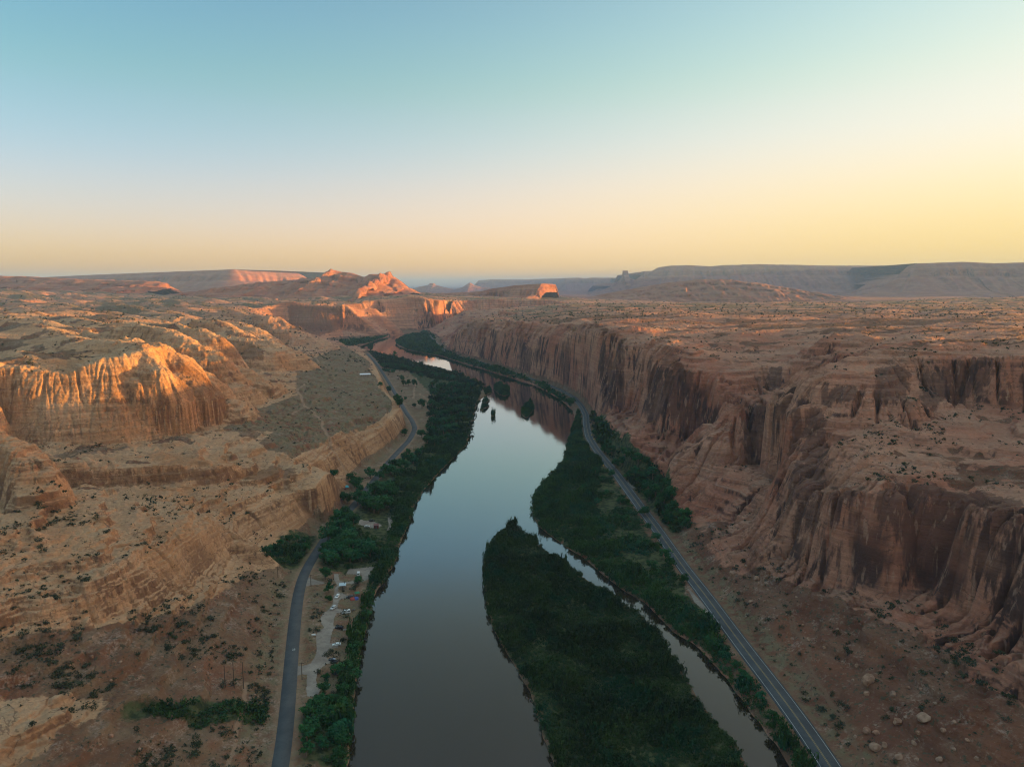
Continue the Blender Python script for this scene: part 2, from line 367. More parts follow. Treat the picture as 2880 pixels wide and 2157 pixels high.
def box1(a, r, ax):
    n = 2 * r + 1
    p = np.concatenate([np.repeat(a.take([0], ax), r + 1, ax), a, np.repeat(a.take([-1], ax), r, ax)], ax)
    c = np.cumsum(p, ax, dtype=np.float64)
    m = a.shape[ax]
    return ((c.take(range(n, n + m), ax) - c.take(range(0, m), ax)) / n).astype(np.float32)
def blur(a, r, it=2):
    for _ in range(it): a = box1(box1(a, r, 0), r, 1)
    return a
# rounded fins and domes of slickrock: crest line, half width, base height
def fin(crest, w, base, p=2.4, k=3.0, groove=None):
    global H
    c = np.array(crest)
    lo = c[:, :2].min(0) - w * 1.3; hi = c[:, :2].max(0) + w * 1.3
    i0 = max(0, int((lo[0] - X0) / CELL)); i1 = min(NX - 1, int((hi[0] - X0) / CELL) + 1)
    j0 = max(0, int((lo[1] - Y0) / CELL)); j1 = min(NY - 1, int((hi[1] - Y0) / CELL) + 1)
    xs, ys = np.meshgrid(X0 + CELL * np.arange(i0, i1 + 1), Y0 + CELL * np.arange(j0, j1 + 1))
    wx = xs + fbm(xs, ys, w * 1.1, 3, seed=3.1) * w * 0.22; wy = ys + fbm(xs, ys, w * 1.1, 3, seed=8.7) * w * 0.22
    best = np.full(xs.shape, 1e9); zc = np.zeros(xs.shape); arc = np.zeros(xs.shape); a0 = 0.0
    for a, b in zip(c[:-1], c[1:]):
        d = b - a; L2 = d[0] ** 2 + d[1] ** 2 + 1e-9
        t = np.clip(((wx - a[0]) * d[0] + (wy - a[1]) * d[1]) / L2, 0, 1)
        dist = np.hypot(wx - a[0] - t * d[0], wy - a[1] - t * d[1])
        m = dist < best; best[m] = dist[m]; zc[m] = (a[2] + t * d[2])[m]; arc[m] = (a0 + t * math.sqrt(L2))[m]; a0 += math.sqrt(L2)
    hf = zc - (zc - base) * np.minimum((best / w), 1.25) ** p
    if groove: hf = hf - groove[1] * (1 - np.abs(np.sin(math.pi * (arc + fbm(xs, ys, 30, 2, seed=4.4) * groove[0] * .8) / groove[0]))) * sstep(.35, .7, best / w)
    sub = H[j0:j1 + 1, i0:i1 + 1]
    e = np.clip(0.5 + 0.5 * (hf - sub) / k, 0, 1)
    new = sub * (1 - e) + hf * e + k * e * (1 - e)
    H[j0:j1 + 1, i0:i1 + 1] = np.where(best < w * 1.25, np.maximum(sub, new), sub)

Hs = blur(H, 1, 2)
H = Hs
fin(PYL([(-320,895,520),(-40,926,466),(40,952,446),(75,995,428),(85,1040,416)]), 20, 64, 3.2, 1.5, (6.0, 1.6))
fin(PYL([(300,735,860),(382,775,800),(426,805,775),(459,830,765),(480,862,762)]), 46, 58, 2.6, 3.0, (17, 3.0))
fin(PYL([(200,712,1050),(293,711,1000),(357,722,960),(433,741,920),(467,775,885),(488,825,868)]), 50, 58, 2.8, 3.0, (19, 3.0))
fin(PYL([(467,775,930),(530,800,930),(590,830,935),(610,850,932)]), 48, 52)
fin(PYL([(400,690,1500),(470,697,1420),(533,718,1330),(567,752,1270)]), 85, 52, 3.0)
fin(PYL([(560,680,2000),(590,682,1950),(612,700,1900),(652,727,1850)]), 75, 48, 2.6)
fin(PYL([(120,742,830),(220,728,770),(290,745,712),(330,790,685)]), 30, 100, 2.2)
fin(PYL([(280,717,840),(345,742,765),(376,765,737),(384,805,722)]), 32, 95, 2.4)
fin(PYL([(553,1012,575),(600,1008,590),(642,1008,595),(663,1026,585)]), 24, 38, 3.0)
fin(PYL([(0,770,690),(90,760,700),(160,765,690)]), 30, 120)
fin(PYL([(180,695,1350),(300,700,1250),(400,712,1150),(450,735,1080)]), 55, 75, 2.6)
fin(PYL([(250,684,1750),(400,684,1700),(500,694,1600),(540,712,1520)]), 70, 70, 2.6)
fin(PYL([(300,676,2200),(430,676,2150),(520,684,2050)]), 80, 75, 2.6)
fin(PYL([(80,640,3300),(160,634,3300)]), 120, 110); fin(PYL([(330,652,2700),(400,650,2650),(440,662,2600)]), 110, 90)
fin(PYL([(20,650,2600),(60,647,2600)]), 90, 110); fin(PYL([(180,655,2700),(240,652,2700)]), 80, 110)
fin(PYL([(1930,722,860),(1850,716,800),(1812,726,782)]), 48, 98, 3.0)
fin(PYL([(1775,750,800),(1752,770,775)]), 30, 92, 3.0)
fin(PYL([(1730,768,805),(1695,782,778)]), 36, 90, 3.0)
fin(PYL([(2300,728,570),(2100,734,590),(1985,740,592),(1905,760,566),(1856,795,548)]), 55, 118, 2.6)
fin(PYL([(1600,872,655),(1572,903,668),(1547,932,690),(1528,957,705)]), 13, 40, 1.5)
fin(PYL([(1150,672,2300),(1230,668,2350)]), 90, 118); fin(PYL([(1290,660,2500),(1400,658,2500)]), 100, 130)

# ------------------------------------------------------------------ masks
XS = X0 + CELL * np.arange(NX); YS = Y0 + CELL * np.arange(NY)
def polymask(poly):
    """even-odd fill of a world polygon on the raster"""
    p = np.array([(q[0], q[1]) for q in poly]); m = np.zeros((NY, NX), bool)
    x = (p[:, 0] - X0) / CELL; y = (p[:, 1] - Y0) / CELL
    for j in range(max(0, int(y.min())), min(NY - 1, int(y.max()) + 1) + 1):
        yy = j + 1e-4; xs = []
        for k in range(len(p)):
            y0_, y1_ = y[k], y[(k + 1) % len(p)]
            if (y0_ <= yy) != (y1_ <= yy):
                xs.append(x[k] + (yy - y0_) / (y1_ - y0_) * (x[(k + 1) % len(p)] - x[k]))
        xs.sort()
        for a, b in zip(xs[0::2], xs[1::2]):
            i0 = max(0, int(math.ceil(a))); i1 = min(NX - 1, int(math.floor(b)))
            if i1 >= i0: m[j, i0:i1 + 1] = True
    return m
def pxpoly(poly, z): return PL(poly, z)
def distline(line, maxd):
    """distance raster (clipped) to a world polyline"""
    D = np.full((NY, NX), maxd, np.float32)
    for a, b in zip(line[:-1], line[1:]):
        lo = np.minimum(a[:2], b[:2]) - maxd; hi = np.maximum(a[:2], b[:2]) + maxd
        i0 = max(0, int((lo[0] - X0) / CELL)); i1 = min(NX - 1, int((hi[0] - X0) / CELL) + 1)
        j0 = max(0, int((lo[1] - Y0) / CELL)); j1 = min(NY - 1, int((hi[1] - Y0) / CELL) + 1)
        if i1 < i0 or j1 < j0: continue
        xs = XS[i0:i1 + 1]; ys = YS[j0:j1 + 1][:, None]
        dx, dy = b[0] - a[0], b[1] - a[1]; L2 = dx * dx + dy * dy + 1e-9
        t = np.clip(((xs - a[0]) * dx + (ys - a[1]) * dy) / L2, 0, 1)
        d = np.hypot(xs - a[0] - t * dx, ys - a[1] - t * dy)
        s = D[j0:j1 + 1, i0:i1 + 1]; np.minimum(s, d, out=s)
    return D
WATERP = PL(BANK_L, 0) + PL(BANK_FL[1:], 0) + PL([(980,706)], 0) + PL(BANK_FR, 0) + [(110,-100,0),(105,-380,0),(-60,-380,0),(-75,-100,0)]
water_m = polymask(WATERP)
for isl in [ISLAND] + ISLETS: water_m &= ~polymask(PL(isl, 0))
water_f = blur(water_m.astype(np.float32), 1, 2)
wd = blur(water_m.astype(np.float32), 8, 2)         # soft river neighbourhood
road_d = np.minimum(distline(road_l, 60), distline(road_r, 60))
H = H + (Z_ROAD - H) * sstep(17, 8, road_d) * (1 - water_f)
gy, gx = np.gradient(blur(H, 2, 1), CELL); slope = np.hypot(gx, gy)
slope_b = blur(slope, 4, 2)
Hb = blur(H, 2, 2)
st = sstep(0.12, 0.45, slope_b)
H = H * st + Hb * (1 - st)
# calm the ground by the roads and the water
quiet = sstep(8, 40, road_d) * (1 - sstep(0.02, 0.5, wd))
flat = ((H < 13) & (slope_b < 0.18)).astype(np.float32); flat = blur(flat, 5, 2)
quiet = quiet * (1 - 0.85 * flat)

Hg = blur(H, 8, 2); gyb, gxb = np.gradient(Hg, CELL); gmag = np.hypot(gxb, gyb) + 1e-4
dir2c = blur((gxb ** 2 - gyb ** 2) / gmag ** 1.5, 4, 2); dir2s = blur(2 * gxb * gyb / gmag ** 1.5, 4, 2)
ang2 = np.sqrt(dir2c ** 2 + dir2s ** 2) + 1e-5; dir2c /= ang2; dir2s /= ang2
def samp(A, x, y):
    fx = np.clip((x - X0) / CELL, 0, NX - 1.001); fy = np.clip((y - Y0) / CELL, 0, NY - 1.001)
    i = fx.astype(np.int32); j = fy.astype(np.int32); u = (fx - i).astype(np.float32); v = (fy - j).astype(np.float32)
    return (A[j, i] * (1 - u) + A[j, i + 1] * u) * (1 - v) + (A[j + 1, i] * (1 - u) + A[j + 1, i + 1] * u) * v

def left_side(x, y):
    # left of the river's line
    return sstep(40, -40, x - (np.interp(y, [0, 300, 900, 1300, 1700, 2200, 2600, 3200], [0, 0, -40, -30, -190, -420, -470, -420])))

def height(x, y):
    """final land height at world x, y (arrays)"""
    q = samp(quiet, x, y)
    lf = left_side(x, y)
    near = 1.0
    # push cliff lines in and out: buttresses, alcoves, joints
    bw = (np.abs(fbm(x, y, 55, 2, .4, seed=2.0)) - .22) * 20 * (1 - lf)
    wx = fbm(x, y, 90, 2, seed=1.0) * 6.5 + fbm(x, y, 26, 3, 0.5, seed=2.5) * (2.2 - .6 * lf) + bw
    wy = fbm(x, y, 90, 2, seed=5.0) * 6.5 + fbm(x, y, 26, 3, 0.5, seed=6.0) * (2.2 - .6 * lf) + bw * .5
    qs = q * (1 - 0.6 * lf)
    h = samp(H, x + wx * qs, y + wy * qs)
    s = samp(slope_b, x, y)
    steep = sstep(0.35, 0.9, s)
    top = sstep(75, 115, h) * (1 - 0.7 * steep)
    mid = sstep(14, 30, h)
    c2 = samp(dir2c, x, y); s2 = samp(dir2s, x, y); nn = np.sqrt(c2 * c2 + s2 * s2) + 1e-5; c2 = c2 / nn; s2 = s2 / nn
    # ribs and grooves that run straight down every slope, rounded between sharp creases
    rib = np.zeros_like(h); crk = np.zeros_like(h); crk2 = np.zeros_like(h); NB = 6
    for k in range(NB):
        a = math.pi * k / NB; ca, sa = math.cos(a), math.sin(a)
        w = np.clip((c2 * math.cos(2 * a) + s2 * math.sin(2 * a) - math.cos(2 * math.pi / NB)) / (1 - math.cos(2 * math.pi / NB)), 0, 1)
        al = x * ca + y * sa; ac = -x * sa + y * ca
        n1 = fbm(al / 6.0, ac, 19, 3, 0.42, seed=41.0 + 3 * k)
        n2 = perlin(al / 110.0 + 5.5 * k, ac / 23.0 + k)
        n3 = perlin(al / 40.0 + 2.5 * k, ac / 7.5 + 3 * k); crk2 += w * np.exp(-(n3 / 0.09) ** 2); rib += w * np.abs(n1); crk += w * np.exp(-(n2 / 0.07) ** 2)
    # slickrock swells on the tops: long fins running down to the river
    ax = x * 0.80 + y * 0.60; ay = -x * 0.60 + y * 0.80          # along / across, right side
    bx = x * 0.86 - y * 0.50; by = x * 0.50 + y * 0.86           # left side
    fa = np.abs(fbm(ax / 3.4, ay, 70, 3, 0.38, seed=11.0)); fb = np.abs(fbm(bx / 2.6, by, 105, 2, 0.30, seed=23.0))
    big = fbm(x, y, 210, 2, seed=31.0)
    h = h + q * top * ((1 - lf) * (fa * 6.0 - 2 + big * 3.0) + lf * (fb * 20.0 - 6 + big * 10.0))
    h = h + q * mid * (0.35 + 0.65 * sstep(.12, .5, s)) * (rib - .3) * (4.0 * lf * sstep(58, 72, h) * (1 - .75 * steep) + 2.0 * (1 - lf))
    h = h - q * mid * steep * (crk * (12.0 - 9.5 * lf) + crk2 * (2.6 - 1.4 * lf))
    # lumps on benches
    lump = fbm(x, y, 24, 3, 0.55, seed=51.0)
    h = h + q * mid * (1 - steep) * (1 - top) * (np.abs(lump) * 3.0 - .6)
    # bedding: steps of uneven height
    ph = h / 6.5 + fbm(x, y, 120, 2, seed=61.0) * 0.9
    fr_ = ph - np.floor(ph)
    stp = (sstep(0.74, 1.0, fr_) - fr_) * 6.5
    amt = (0.70 + .15 * lf) * sstep(0.03, 0.15, s) * (1 - 0.6 * steep) * (1 - .35 * (1 - lf) * sstep(.3, .7, s))
    amt = amt * (1 - .65 * lf * sstep(92, 112, h))
    h = h + q * stp * amt * (0.5 + 0.5 * sstep(-0.3, 0.4, fbm(x, y, 70, 2, seed=63.0)))
    ph = h / 1.9 + fbm(x, y, 60, 2, seed=67.0) * 0.8
    fr_ = ph - np.floor(ph)
    h = h + q * mid * (sstep(0.68, 1.0, fr_) - fr_) * 1.7 * (0.35 + 0.4 * sstep(0.1, 0.4, s)) * (1 - .7 * steep * (1 - lf))
    # rubble and fine relief
    h = h + (0.12 + 0.5 * q) * fbm(x, y, 5.0, 3, 0.6, seed=71.0) * (0.4 + 0.6 * mid)
    # river bed
    wf = samp(water_f, x, y)
    h = h * (1 - wf) - 2.2 * wf
    return h
# ------------------------------------------------------------------ the land sheet: rows follow each profile so cliffs get vertices too
def build_land():
    th_in = np.linspace(R(-37.5), R(37.5), 1500)
    th_out = np.linspace(R(38), R(64), 70)
    th = np.concatenate([-th_out[::-1], th_in, th_out])
    r = np.geomspace(180.0, 4900.0, 2700)
    NR = 1150
    X = np.sin(th)[:, None] * r[None]; Y = np.cos(th)[:, None] * r[None]
    h = np.concatenate([height(X[c:c + 130], Y[c:c + 130]) for c in range(0, len(th), 130)])
    dr = np.diff(r)[None]; dh = np.diff(h, axis=1); rm = 0.5 * (r[1:] + r[:-1])[None]
    seen = np.sqrt((dr * CAMH / np.sqrt(CAMH ** 2 + rm ** 2) * 1.6) ** 2 + (dh * 1.15) ** 2 + (dr * 0.12) ** 2) / rm
    seen = box1(box1(box1(seen.astype(np.float32), 10, 0), 10, 0), 2, 1)
    s = np.concatenate([np.zeros((len(th), 1)), np.cumsum(seen, 1, dtype=np.float64)], 1)
    out = np.zeros((len(th), NR, 3), np.float32)
    for k in range(len(th)):
        rr = np.interp(np.linspace(0, s[k, -1], NR), s[k], r)
        out[k, :, 0] = np.sin(th[k]) * rr; out[k, :, 1] = np.cos(th[k]) * rr
        out[k, :, 2] = np.interp(rr, r, h[k])
    return out
land = build_land()
nth, nr = land.shape[:2]
V = land.reshape(-1, 3)
ii = np.arange(nth * nr).reshape(nth, nr)
F = np.stack([ii[:-1, :-1], ii[1:, :-1], ii[1:, 1:], ii[:-1, 1:]], -1).reshape(-1, 4)
# ------------------------------------------------------------------ rock and soil
def rock_material(name, land=True):
    t = NT(name)
    geo = t.node('ShaderNodeNewGeometry'); pos = geo.outputs['Position']
    sep = t.node('ShaderNodeSeparateXYZ'); t.l.new(geo.outputs['Normal'], sep.inputs[0]); nz = sep.outputs['Z']
    side = t.attr('side') if land else 0.0
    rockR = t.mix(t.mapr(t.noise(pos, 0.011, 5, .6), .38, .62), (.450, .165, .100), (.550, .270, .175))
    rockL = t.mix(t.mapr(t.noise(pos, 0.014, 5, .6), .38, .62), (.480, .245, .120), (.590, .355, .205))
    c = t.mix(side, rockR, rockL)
    # bedding, seen mostly on the steeper faces
    sv = t.scalev(pos, .006, .006, .34)
    band = t.noise(sv, 1.0, 6, .65)
    steep = t.mapr(nz, .94, .55)
    sheer = t.mapr(nz, .72, .42)
    bandm = t.math('MULTIPLY', t.mapr(band, .40, .56), t.math('SUBTRACT', t.math('ADD', t.math('MULTIPLY', steep, .40), .28), t.math('MULTIPLY', sheer, .42)))
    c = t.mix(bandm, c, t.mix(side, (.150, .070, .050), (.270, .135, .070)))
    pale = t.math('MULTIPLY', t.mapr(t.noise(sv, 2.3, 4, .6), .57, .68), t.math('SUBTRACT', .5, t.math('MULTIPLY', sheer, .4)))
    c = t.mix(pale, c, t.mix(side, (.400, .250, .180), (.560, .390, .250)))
    # flat tops bleach a little
    topm = t.math('MULTIPLY', t.mapr(nz, .80, .97), t.mapr(t.noise(pos, .03, 4, .6), .35, .65))
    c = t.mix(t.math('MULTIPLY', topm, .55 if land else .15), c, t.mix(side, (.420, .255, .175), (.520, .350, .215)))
    # desert varnish running down the walls; on the left it doubles as painted ledge shade
    vv_ = t.noise(t.scalev(pos, .13, .13, .010), 1.0, 6, .6)
    zone = t.noise(pos, .018, 3, .5)
    curt = t.noise(t.scalev(pos, .035, .035, .006), 1.0, 4, .6)
    var = t.math('MULTIPLY', t.math('MAXIMUM', t.mapr(vv_, .49, .58), t.mapr(curt, .52, .60)), t.mapr(t.math('SUBTRACT', nz, t.math('MULTIPLY', side, .13) if land else 0.0), .68, .36))
    var = t.math('MULTIPLY', var, t.mapr(zone, .36, .54))
    var = t.math('MULTIPLY', var, t.math('SUBTRACT', .92, t.math('MULTIPLY', side, .12) if land else .2))
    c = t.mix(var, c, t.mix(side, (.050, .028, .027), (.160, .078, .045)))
    if land:
        sm = t.math('ADD', t.attr('varnish_shade'), t.math('MULTIPLY', t.math('SUBTRACT', t.noise(t.scalev(pos, .16, .16, .014), 1.0, 6, .65), .5), 2.6))  # dark face sheets: varnish tone together with painted shade
        c = t.mix(t.math('MULTIPLY', t.math('MULTIPLY', t.mapr(sm, .42, .72), t.math('GREATER_THAN', t.attr('varnish_shade'), .02)), .64), c, t.mix(side, (.060, .032, .030), (.185, .085, .042)))
    lv = t.math('MULTIPLY', t.mapr(t.noise(t.scalev(pos, .35, .35, .012), 1.0, 4, .55), .58, .66), t.mapr(nz, .6, .35))
    c = t.mix(t.math('MULTIPLY', lv, .6), c, t.mix(side, (.46, .27, .19), (.55, .36, .22)))
    # joints: thin dark lines
    jn = t.noise(t.scalev(pos, .030, .030, .05), 1.0, 5, .55, .4)
    jl = t.mapr(t.math('ABSOLUTE', t.math('SUBTRACT', jn, .5)), .0, .010, 1, 0)
    c = t.mix(t.math('MULTIPLY', jl, .55), c, (.085, .045, .032))
    fine = t.noise(pos, .45, 7, .65)
    c = t.mix(t.math('MULTIPLY', t.mapr(fine, .30, .70), .6), c, t.mix(.5, c, (.11, .06, .045)), 'MIX')
    if land:
        soil = t.attr('soil')
        n2 = t.noise(pos, .05, 5, .6)
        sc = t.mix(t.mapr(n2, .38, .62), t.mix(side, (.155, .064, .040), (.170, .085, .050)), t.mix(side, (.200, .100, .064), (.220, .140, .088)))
        red = t.mapr(t.noise(pos, .022, 4, .6), .52, .64)
        sc = t.mix(t.math('MULTIPLY', red, .7), sc, (.220, .085, .048))
        dry = t.attr('grass')
        gn = t.mapr(t.noise(pos, .16, 5, .65), .40, .60)
        sc = t.mix(t.math('MULTIPLY', dry, gn), sc, t.mix(t.noise(pos, .03, 3), (.150, .128, .066), (.205, .175, .115)))
        rub = t.mapr(t.noise(pos, .55, 5, .7), .56, .66)
        pst = t.math('MULTIPLY', t.mapr(t.noise(pos, .075, 6, .7), .52, .64), t.mapr(t.noise(pos, .8, 4, .7), .42, .60))
        sc = t.mix(t.math('MULTIPLY', pst, .8), sc, (.36, .25, .195))
        sc = t.mix(t.math('MULTIPLY', rub, .45), sc, (.34, .23, .175))
        pit = t.mapr(t.noise(pos, .38, 5, .7), .60, .50, 0, 1)
        sc = t.mix(t.mapr(t.noise(pos, .42, 4, .65), .57, .63), sc, (.095, .080, .052))
        edge = t.math('ADD', soil, t.math('MULTIPLY', t.math('SUBTRACT', t.noise(pos, .09, 5, .6), .5), 1.3))
        c = t.mix(t.mapr(edge, .42, .58), c, sc)
        wet = t.attr('green')
        wg = t.math('ADD', wet, t.math('MULTIPLY', t.math('SUBTRACT', t.noise(pos, .08, 5, .65), .5), 1.2))
        c = t.mix(t.mapr(wg, .40, .60), c, t.mix(t.mapr(t.noise(pos, .25, 4), .4, .6), (.030, .042, .018), (.085, .095, .042)))
        c = t.mix(t.attr('track'), c, t.mix(side, (.200, .115, .075), (.330, .215, .145)))
    if not land: c = t.mix(1.0, c, (.80, .74, .74), 'MULTIPLY')
    h = t.math('ADD', t.math('MULTIPLY', t.noise(pos, .22, 9, .68), 1.6), t.math('MULTIPLY', band, 1.1))
    nrm = t.bump(h, 1.0, 1.5)
    t.bsdf(c, .93, nrm, spec=.12)
    return t.m
M_LAND = rock_material("canyon_rock", True)
M_FAR = rock_material("far_rock", False)

t = NT("river_water")
pos = t.node('ShaderNodeNewGeometry').outputs['Position']
silt = t.mix(t.mapr(t.noise(t.scalev(pos, 1, .35, 1), .012, 4, .6), .35, .65), (.024, .016, .010), (.032, .021, .013))
rip = t.math('ADD', t.noise(t.scalev(pos, 1, .6, 1), .55, 3, .5), t.math('MULTIPLY', t.noise(pos, .06, 4, .6), 1.5))
bmp = t.bump(rip, .09, .30)
b = t.bsdf(silt, .05, bmp, spec=.0, IOR=1.33)
lw = t.node('ShaderNodeLayerWeight'); lw.inputs['Blend'].default_value = .5; t.l.new(bmp, lw.inputs['Normal'])
gl = t.node('ShaderNodeBsdfGlossy'); gl.inputs['Roughness'].default_value = .035; t.l.new(bmp, gl.inputs['Normal']); gl.inputs['Color'].default_value = (1, 1, 1, 1)
fr_ = t.math('ADD', .025, t.math('MULTIPLY', .95, t.math('POWER', lw.outputs['Facing'], 2.3)))
mx = t.node('ShaderNodeMixShader'); t.l.new(fr_, mx.inputs[0]); t.l.new(b.outputs[0], mx.inputs[1]); t.l.new(gl.outputs[0], mx.inputs[2]); t.l.new(mx.outputs[0], t.out.inputs['Surface'])
M_WATER = t.m
# ------------------------------------------------------------------ what covers the land where (ground cover and painted face shade, read by the material)
def soft(mask, r=2): return blur(mask.astype(np.float32), r, 2)
def inpoly(px, py, poly):
    ins = np.zeros(np.shape(px), bool); n = len(poly)
    for k in range(n):
        x0, y0 = poly[k][:2]; x1, y1 = poly[(k + 1) % n][:2]
        if y0 == y1: continue
        c = ((y0 <= py) != (y1 <= py)) & (px < x0 + (py - y0) / (y1 - y0) * (x1 - x0))
        ins ^= c
    return ins
XX, YY = np.meshgrid(XS, YS)
_zc = YY * CP - (H - CAMH) * SP; _front = _zc > 60; _zc = np.where(_front, _zc, 1e9)
RU = (DW / 2 + FPX * XX / _zc).astype(np.float32); RV = (DH / 2 - FPX * (YY * SP + (H - CAMH) * CP) / _zc).astype(np.float32)
def viewmask(poly, zlo=-5, zhi=400):
    """cells of the land whose own place lies inside an outline traced in the photograph"""
    q = np.array([p_[:2] for p_ in poly]); lo, hi = q.min(0), q.max(0)
    m = _front & (RU > lo[0]) & (RU < hi[0]) & (RV > lo[1]) & (RV < hi[1]) & (H > zlo) & (H < zhi)
    j, i = np.where(m); k = inpoly(RU[j, i], RV[j, i], poly); out = np.zeros(H.shape, bool); out[j[k], i[k]] = True; return out
SOIL = [  # talus and flats that are earth, not bare rock
 ([(515,1190),(398,1257),(326,1292),(209,1330),(64,1350),(-100,1380),(-200,1500),(150,1500),(330,1520),(600,1560),(640,1310),(700,1170),(560,1160)], 20),
 ([(150,1560),(330,1500),(620,1520),(600,1760),(-100,1760),(60,1640)], 25),
 ([(737,1062),(604,1143),(560,1165),(690,1180),(760,1095)], 12),
 ([(880,925),(790,1010),(740,1060),(810,1035),(890,950)], 10),
 ([(870,890),(760,960),(640,990),(560,960),(640,880),(700,800),(760,760),(860,860)], 46),
 ([(640,790),(740,745),(800,780),(800,850),(640,850)], 45),
 ([(450,900),(560,880),(700,830),(700,900),(560,930),(470,930)], 52),
 ([(1310,905,22),(1365,978,22),(1440,1015,24),(1465,1072,26),(1530,1092,27),(1640,1133,36),(1700,1172,37),(1697,1222,27),(1760,1258,28),(1830,1301,30),(1900,1340,31),(1990,1378,32),(2060,1424,33),(2130,1480,34),(2212,1535,34),(2400,1660,34),(2300,1900,20),(1880,1790,6),(1600,1390,6),(1412,1133,6),(1272,945,6),(1266,897,6)], 18),
]
soil = np.zeros((NY, NX), np.float32)
for poly, z in SOIL: soil = np.maximum(soil, viewmask(poly, zhi=z + 28))
soil = soft(soil, 3) * sstep(.75, .45, slope_b)
lowland = sstep(17, 9, H) * (1 - water_f)
soil = np.maximum(soil, lowland)
plat = sstep(100, 120, H) * sstep(.22, .08, slope_b)
soil = np.maximum(soil, plat * sstep(.02, .4, fbm(XX / 2.4 + YY * .3, YY, 130, 4, .55, seed=3.3) + .22 * sstep(1200, 2400, YY)).astype(np.float32))
# pockets of earth between the slickrock
soil = np.maximum(soil, sstep(.35, .12, slope_b) * sstep(.18, .5, fbm(XX, YY, 48, 4, .6, seed=91.)) * .8)
grass = np.zeros((NY, NX), np.float32)
for poly, z in (SOIL[4], SOIL[5], SOIL[6]): grass = np.maximum(grass, viewmask(poly, zhi=z + 28))
grass = np.maximum(soft(grass, 5), sstep(12, 9, H) * (1 - water_f) * .8)
grass = np.maximum(grass, plat * sstep(1300, 2300, YY))
VARNISH_SHADE = [  # dark sheets on particular faces: desert varnish, and shade painted on some of them
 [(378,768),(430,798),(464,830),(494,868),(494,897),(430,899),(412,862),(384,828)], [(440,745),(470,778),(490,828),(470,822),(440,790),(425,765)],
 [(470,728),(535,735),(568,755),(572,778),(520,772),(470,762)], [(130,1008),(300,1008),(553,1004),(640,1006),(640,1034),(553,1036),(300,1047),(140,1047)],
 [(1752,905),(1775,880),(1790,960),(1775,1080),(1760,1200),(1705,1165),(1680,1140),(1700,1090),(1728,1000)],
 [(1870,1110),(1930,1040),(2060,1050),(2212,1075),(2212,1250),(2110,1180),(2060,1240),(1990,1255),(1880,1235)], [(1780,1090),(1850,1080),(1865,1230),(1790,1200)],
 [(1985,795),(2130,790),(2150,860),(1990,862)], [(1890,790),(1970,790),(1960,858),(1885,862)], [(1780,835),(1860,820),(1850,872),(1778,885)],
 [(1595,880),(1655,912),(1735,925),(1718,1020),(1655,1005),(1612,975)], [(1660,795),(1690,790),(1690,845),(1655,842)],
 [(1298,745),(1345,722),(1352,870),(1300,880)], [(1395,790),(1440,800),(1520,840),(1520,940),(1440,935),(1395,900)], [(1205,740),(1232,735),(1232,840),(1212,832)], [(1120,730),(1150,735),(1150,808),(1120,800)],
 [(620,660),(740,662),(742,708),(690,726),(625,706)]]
varnish_shade = np.zeros((NY, NX), np.float32)
for poly in VARNISH_SHADE: varnish_shade = np.maximum(varnish_shade, viewmask(poly))
varnish_shade = soft(varnish_shade, 1)
river_d = blur(water_m.astype(np.float32), 7, 2)
green = np.zeros((NY, NX), np.float32)
GREENS = [ISLAND,
 [(1226,960),(1205,1010),(1150,1085),(1160,1135),(1260,1205),(1390,1300),(1540,1430),(1705,1657),(1760,1657),(1600,1440),(1470,1260),(1400,1150),(1330,1040),(1275,960),(1262,905),(1240,890)],
 [(856,742),(874,725),(925,715),(945,745),(990,772),(974,777),(900,762)],
 [(750,746),(841,725),(800,735),(750,735)],
 [(1282,880),(1330,930),(1420,1010),(1500,1140),(1450,1150),(1330,1020),(1280,950)],
 [(930,800),(1045,830),(1030,870),(1010,960),(900,1080),(860,1180),(800,1330),(745,1657),(700,1657),(770,1380),(820,1230),(870,1080),(920,960),(930,880)],
 [(690,1230),(730,1120),(860,990),(930,960),(880,1110),(850,1210),(780,1240)],
 [(560,1190),(640,1140),(700,1165),(670,1215),(640,1240)],
 [(200,1520),(330,1510),(560,1510),(600,1560),(480,1560),(210,1540)],
 [(650,1540),(760,1500),(750,1657),(650,1657)],
 [(795,760),(960,800),(1040,830),(930,850),(880,800),(850,800)]]
for poly in GREENS: green = np.maximum(green, viewmask(poly, zhi=34))
green = soft(green, 3) * (1 - water_f)
track = np.zeros((NY, NX), np.float32)
TRACKS = [  # worn dirt tracks: (line in photograph units, ground height, half width)
 ([(1712,1345),(1745,1400),(1752,1440),(1790,1490),(1826,1540),(1850,1590),(1880,1657)], 14, 1.1),
 ([(1590,1290),(1640,1300),(1680,1310),(1700,1340),(1740,1395)], 14, .8),
 ([(660,880),(690,905),(700,925),(716,945),(760,952)], 48, 2.2), ([(630,900),(660,882),(640,850),(660,830)], 48, 2.0),
 ([(680,770),(690,785),(730,790)], 44, 2.4), ([(530,1450),(528,1500),(512,1540),(500,1600),(480,1657)], 16, 1.2),
 ([(2350,688),(2250,681),(2130,684),(2080,690)], 148, 4.0), ([(1690,672),(1790,668),(1880,676)], 146, 4.0),
 ([(893,862),(895,836),(899,815)], 6, 2.0), ([(905,850),(940,873),(930,900)], 5, 2.0), ([(870,872),(905,871)], 5, 1.2)]
road_edge = np.maximum(sstep(9.5, 6.0, distline(road_r, 12)), sstep(7.0, 4.5, distline(road_l, 12))) * (1 - water_f)
vx, vy = V[:, 0], V[:, 1]
tr = samp(road_edge, vx, vy) * .5
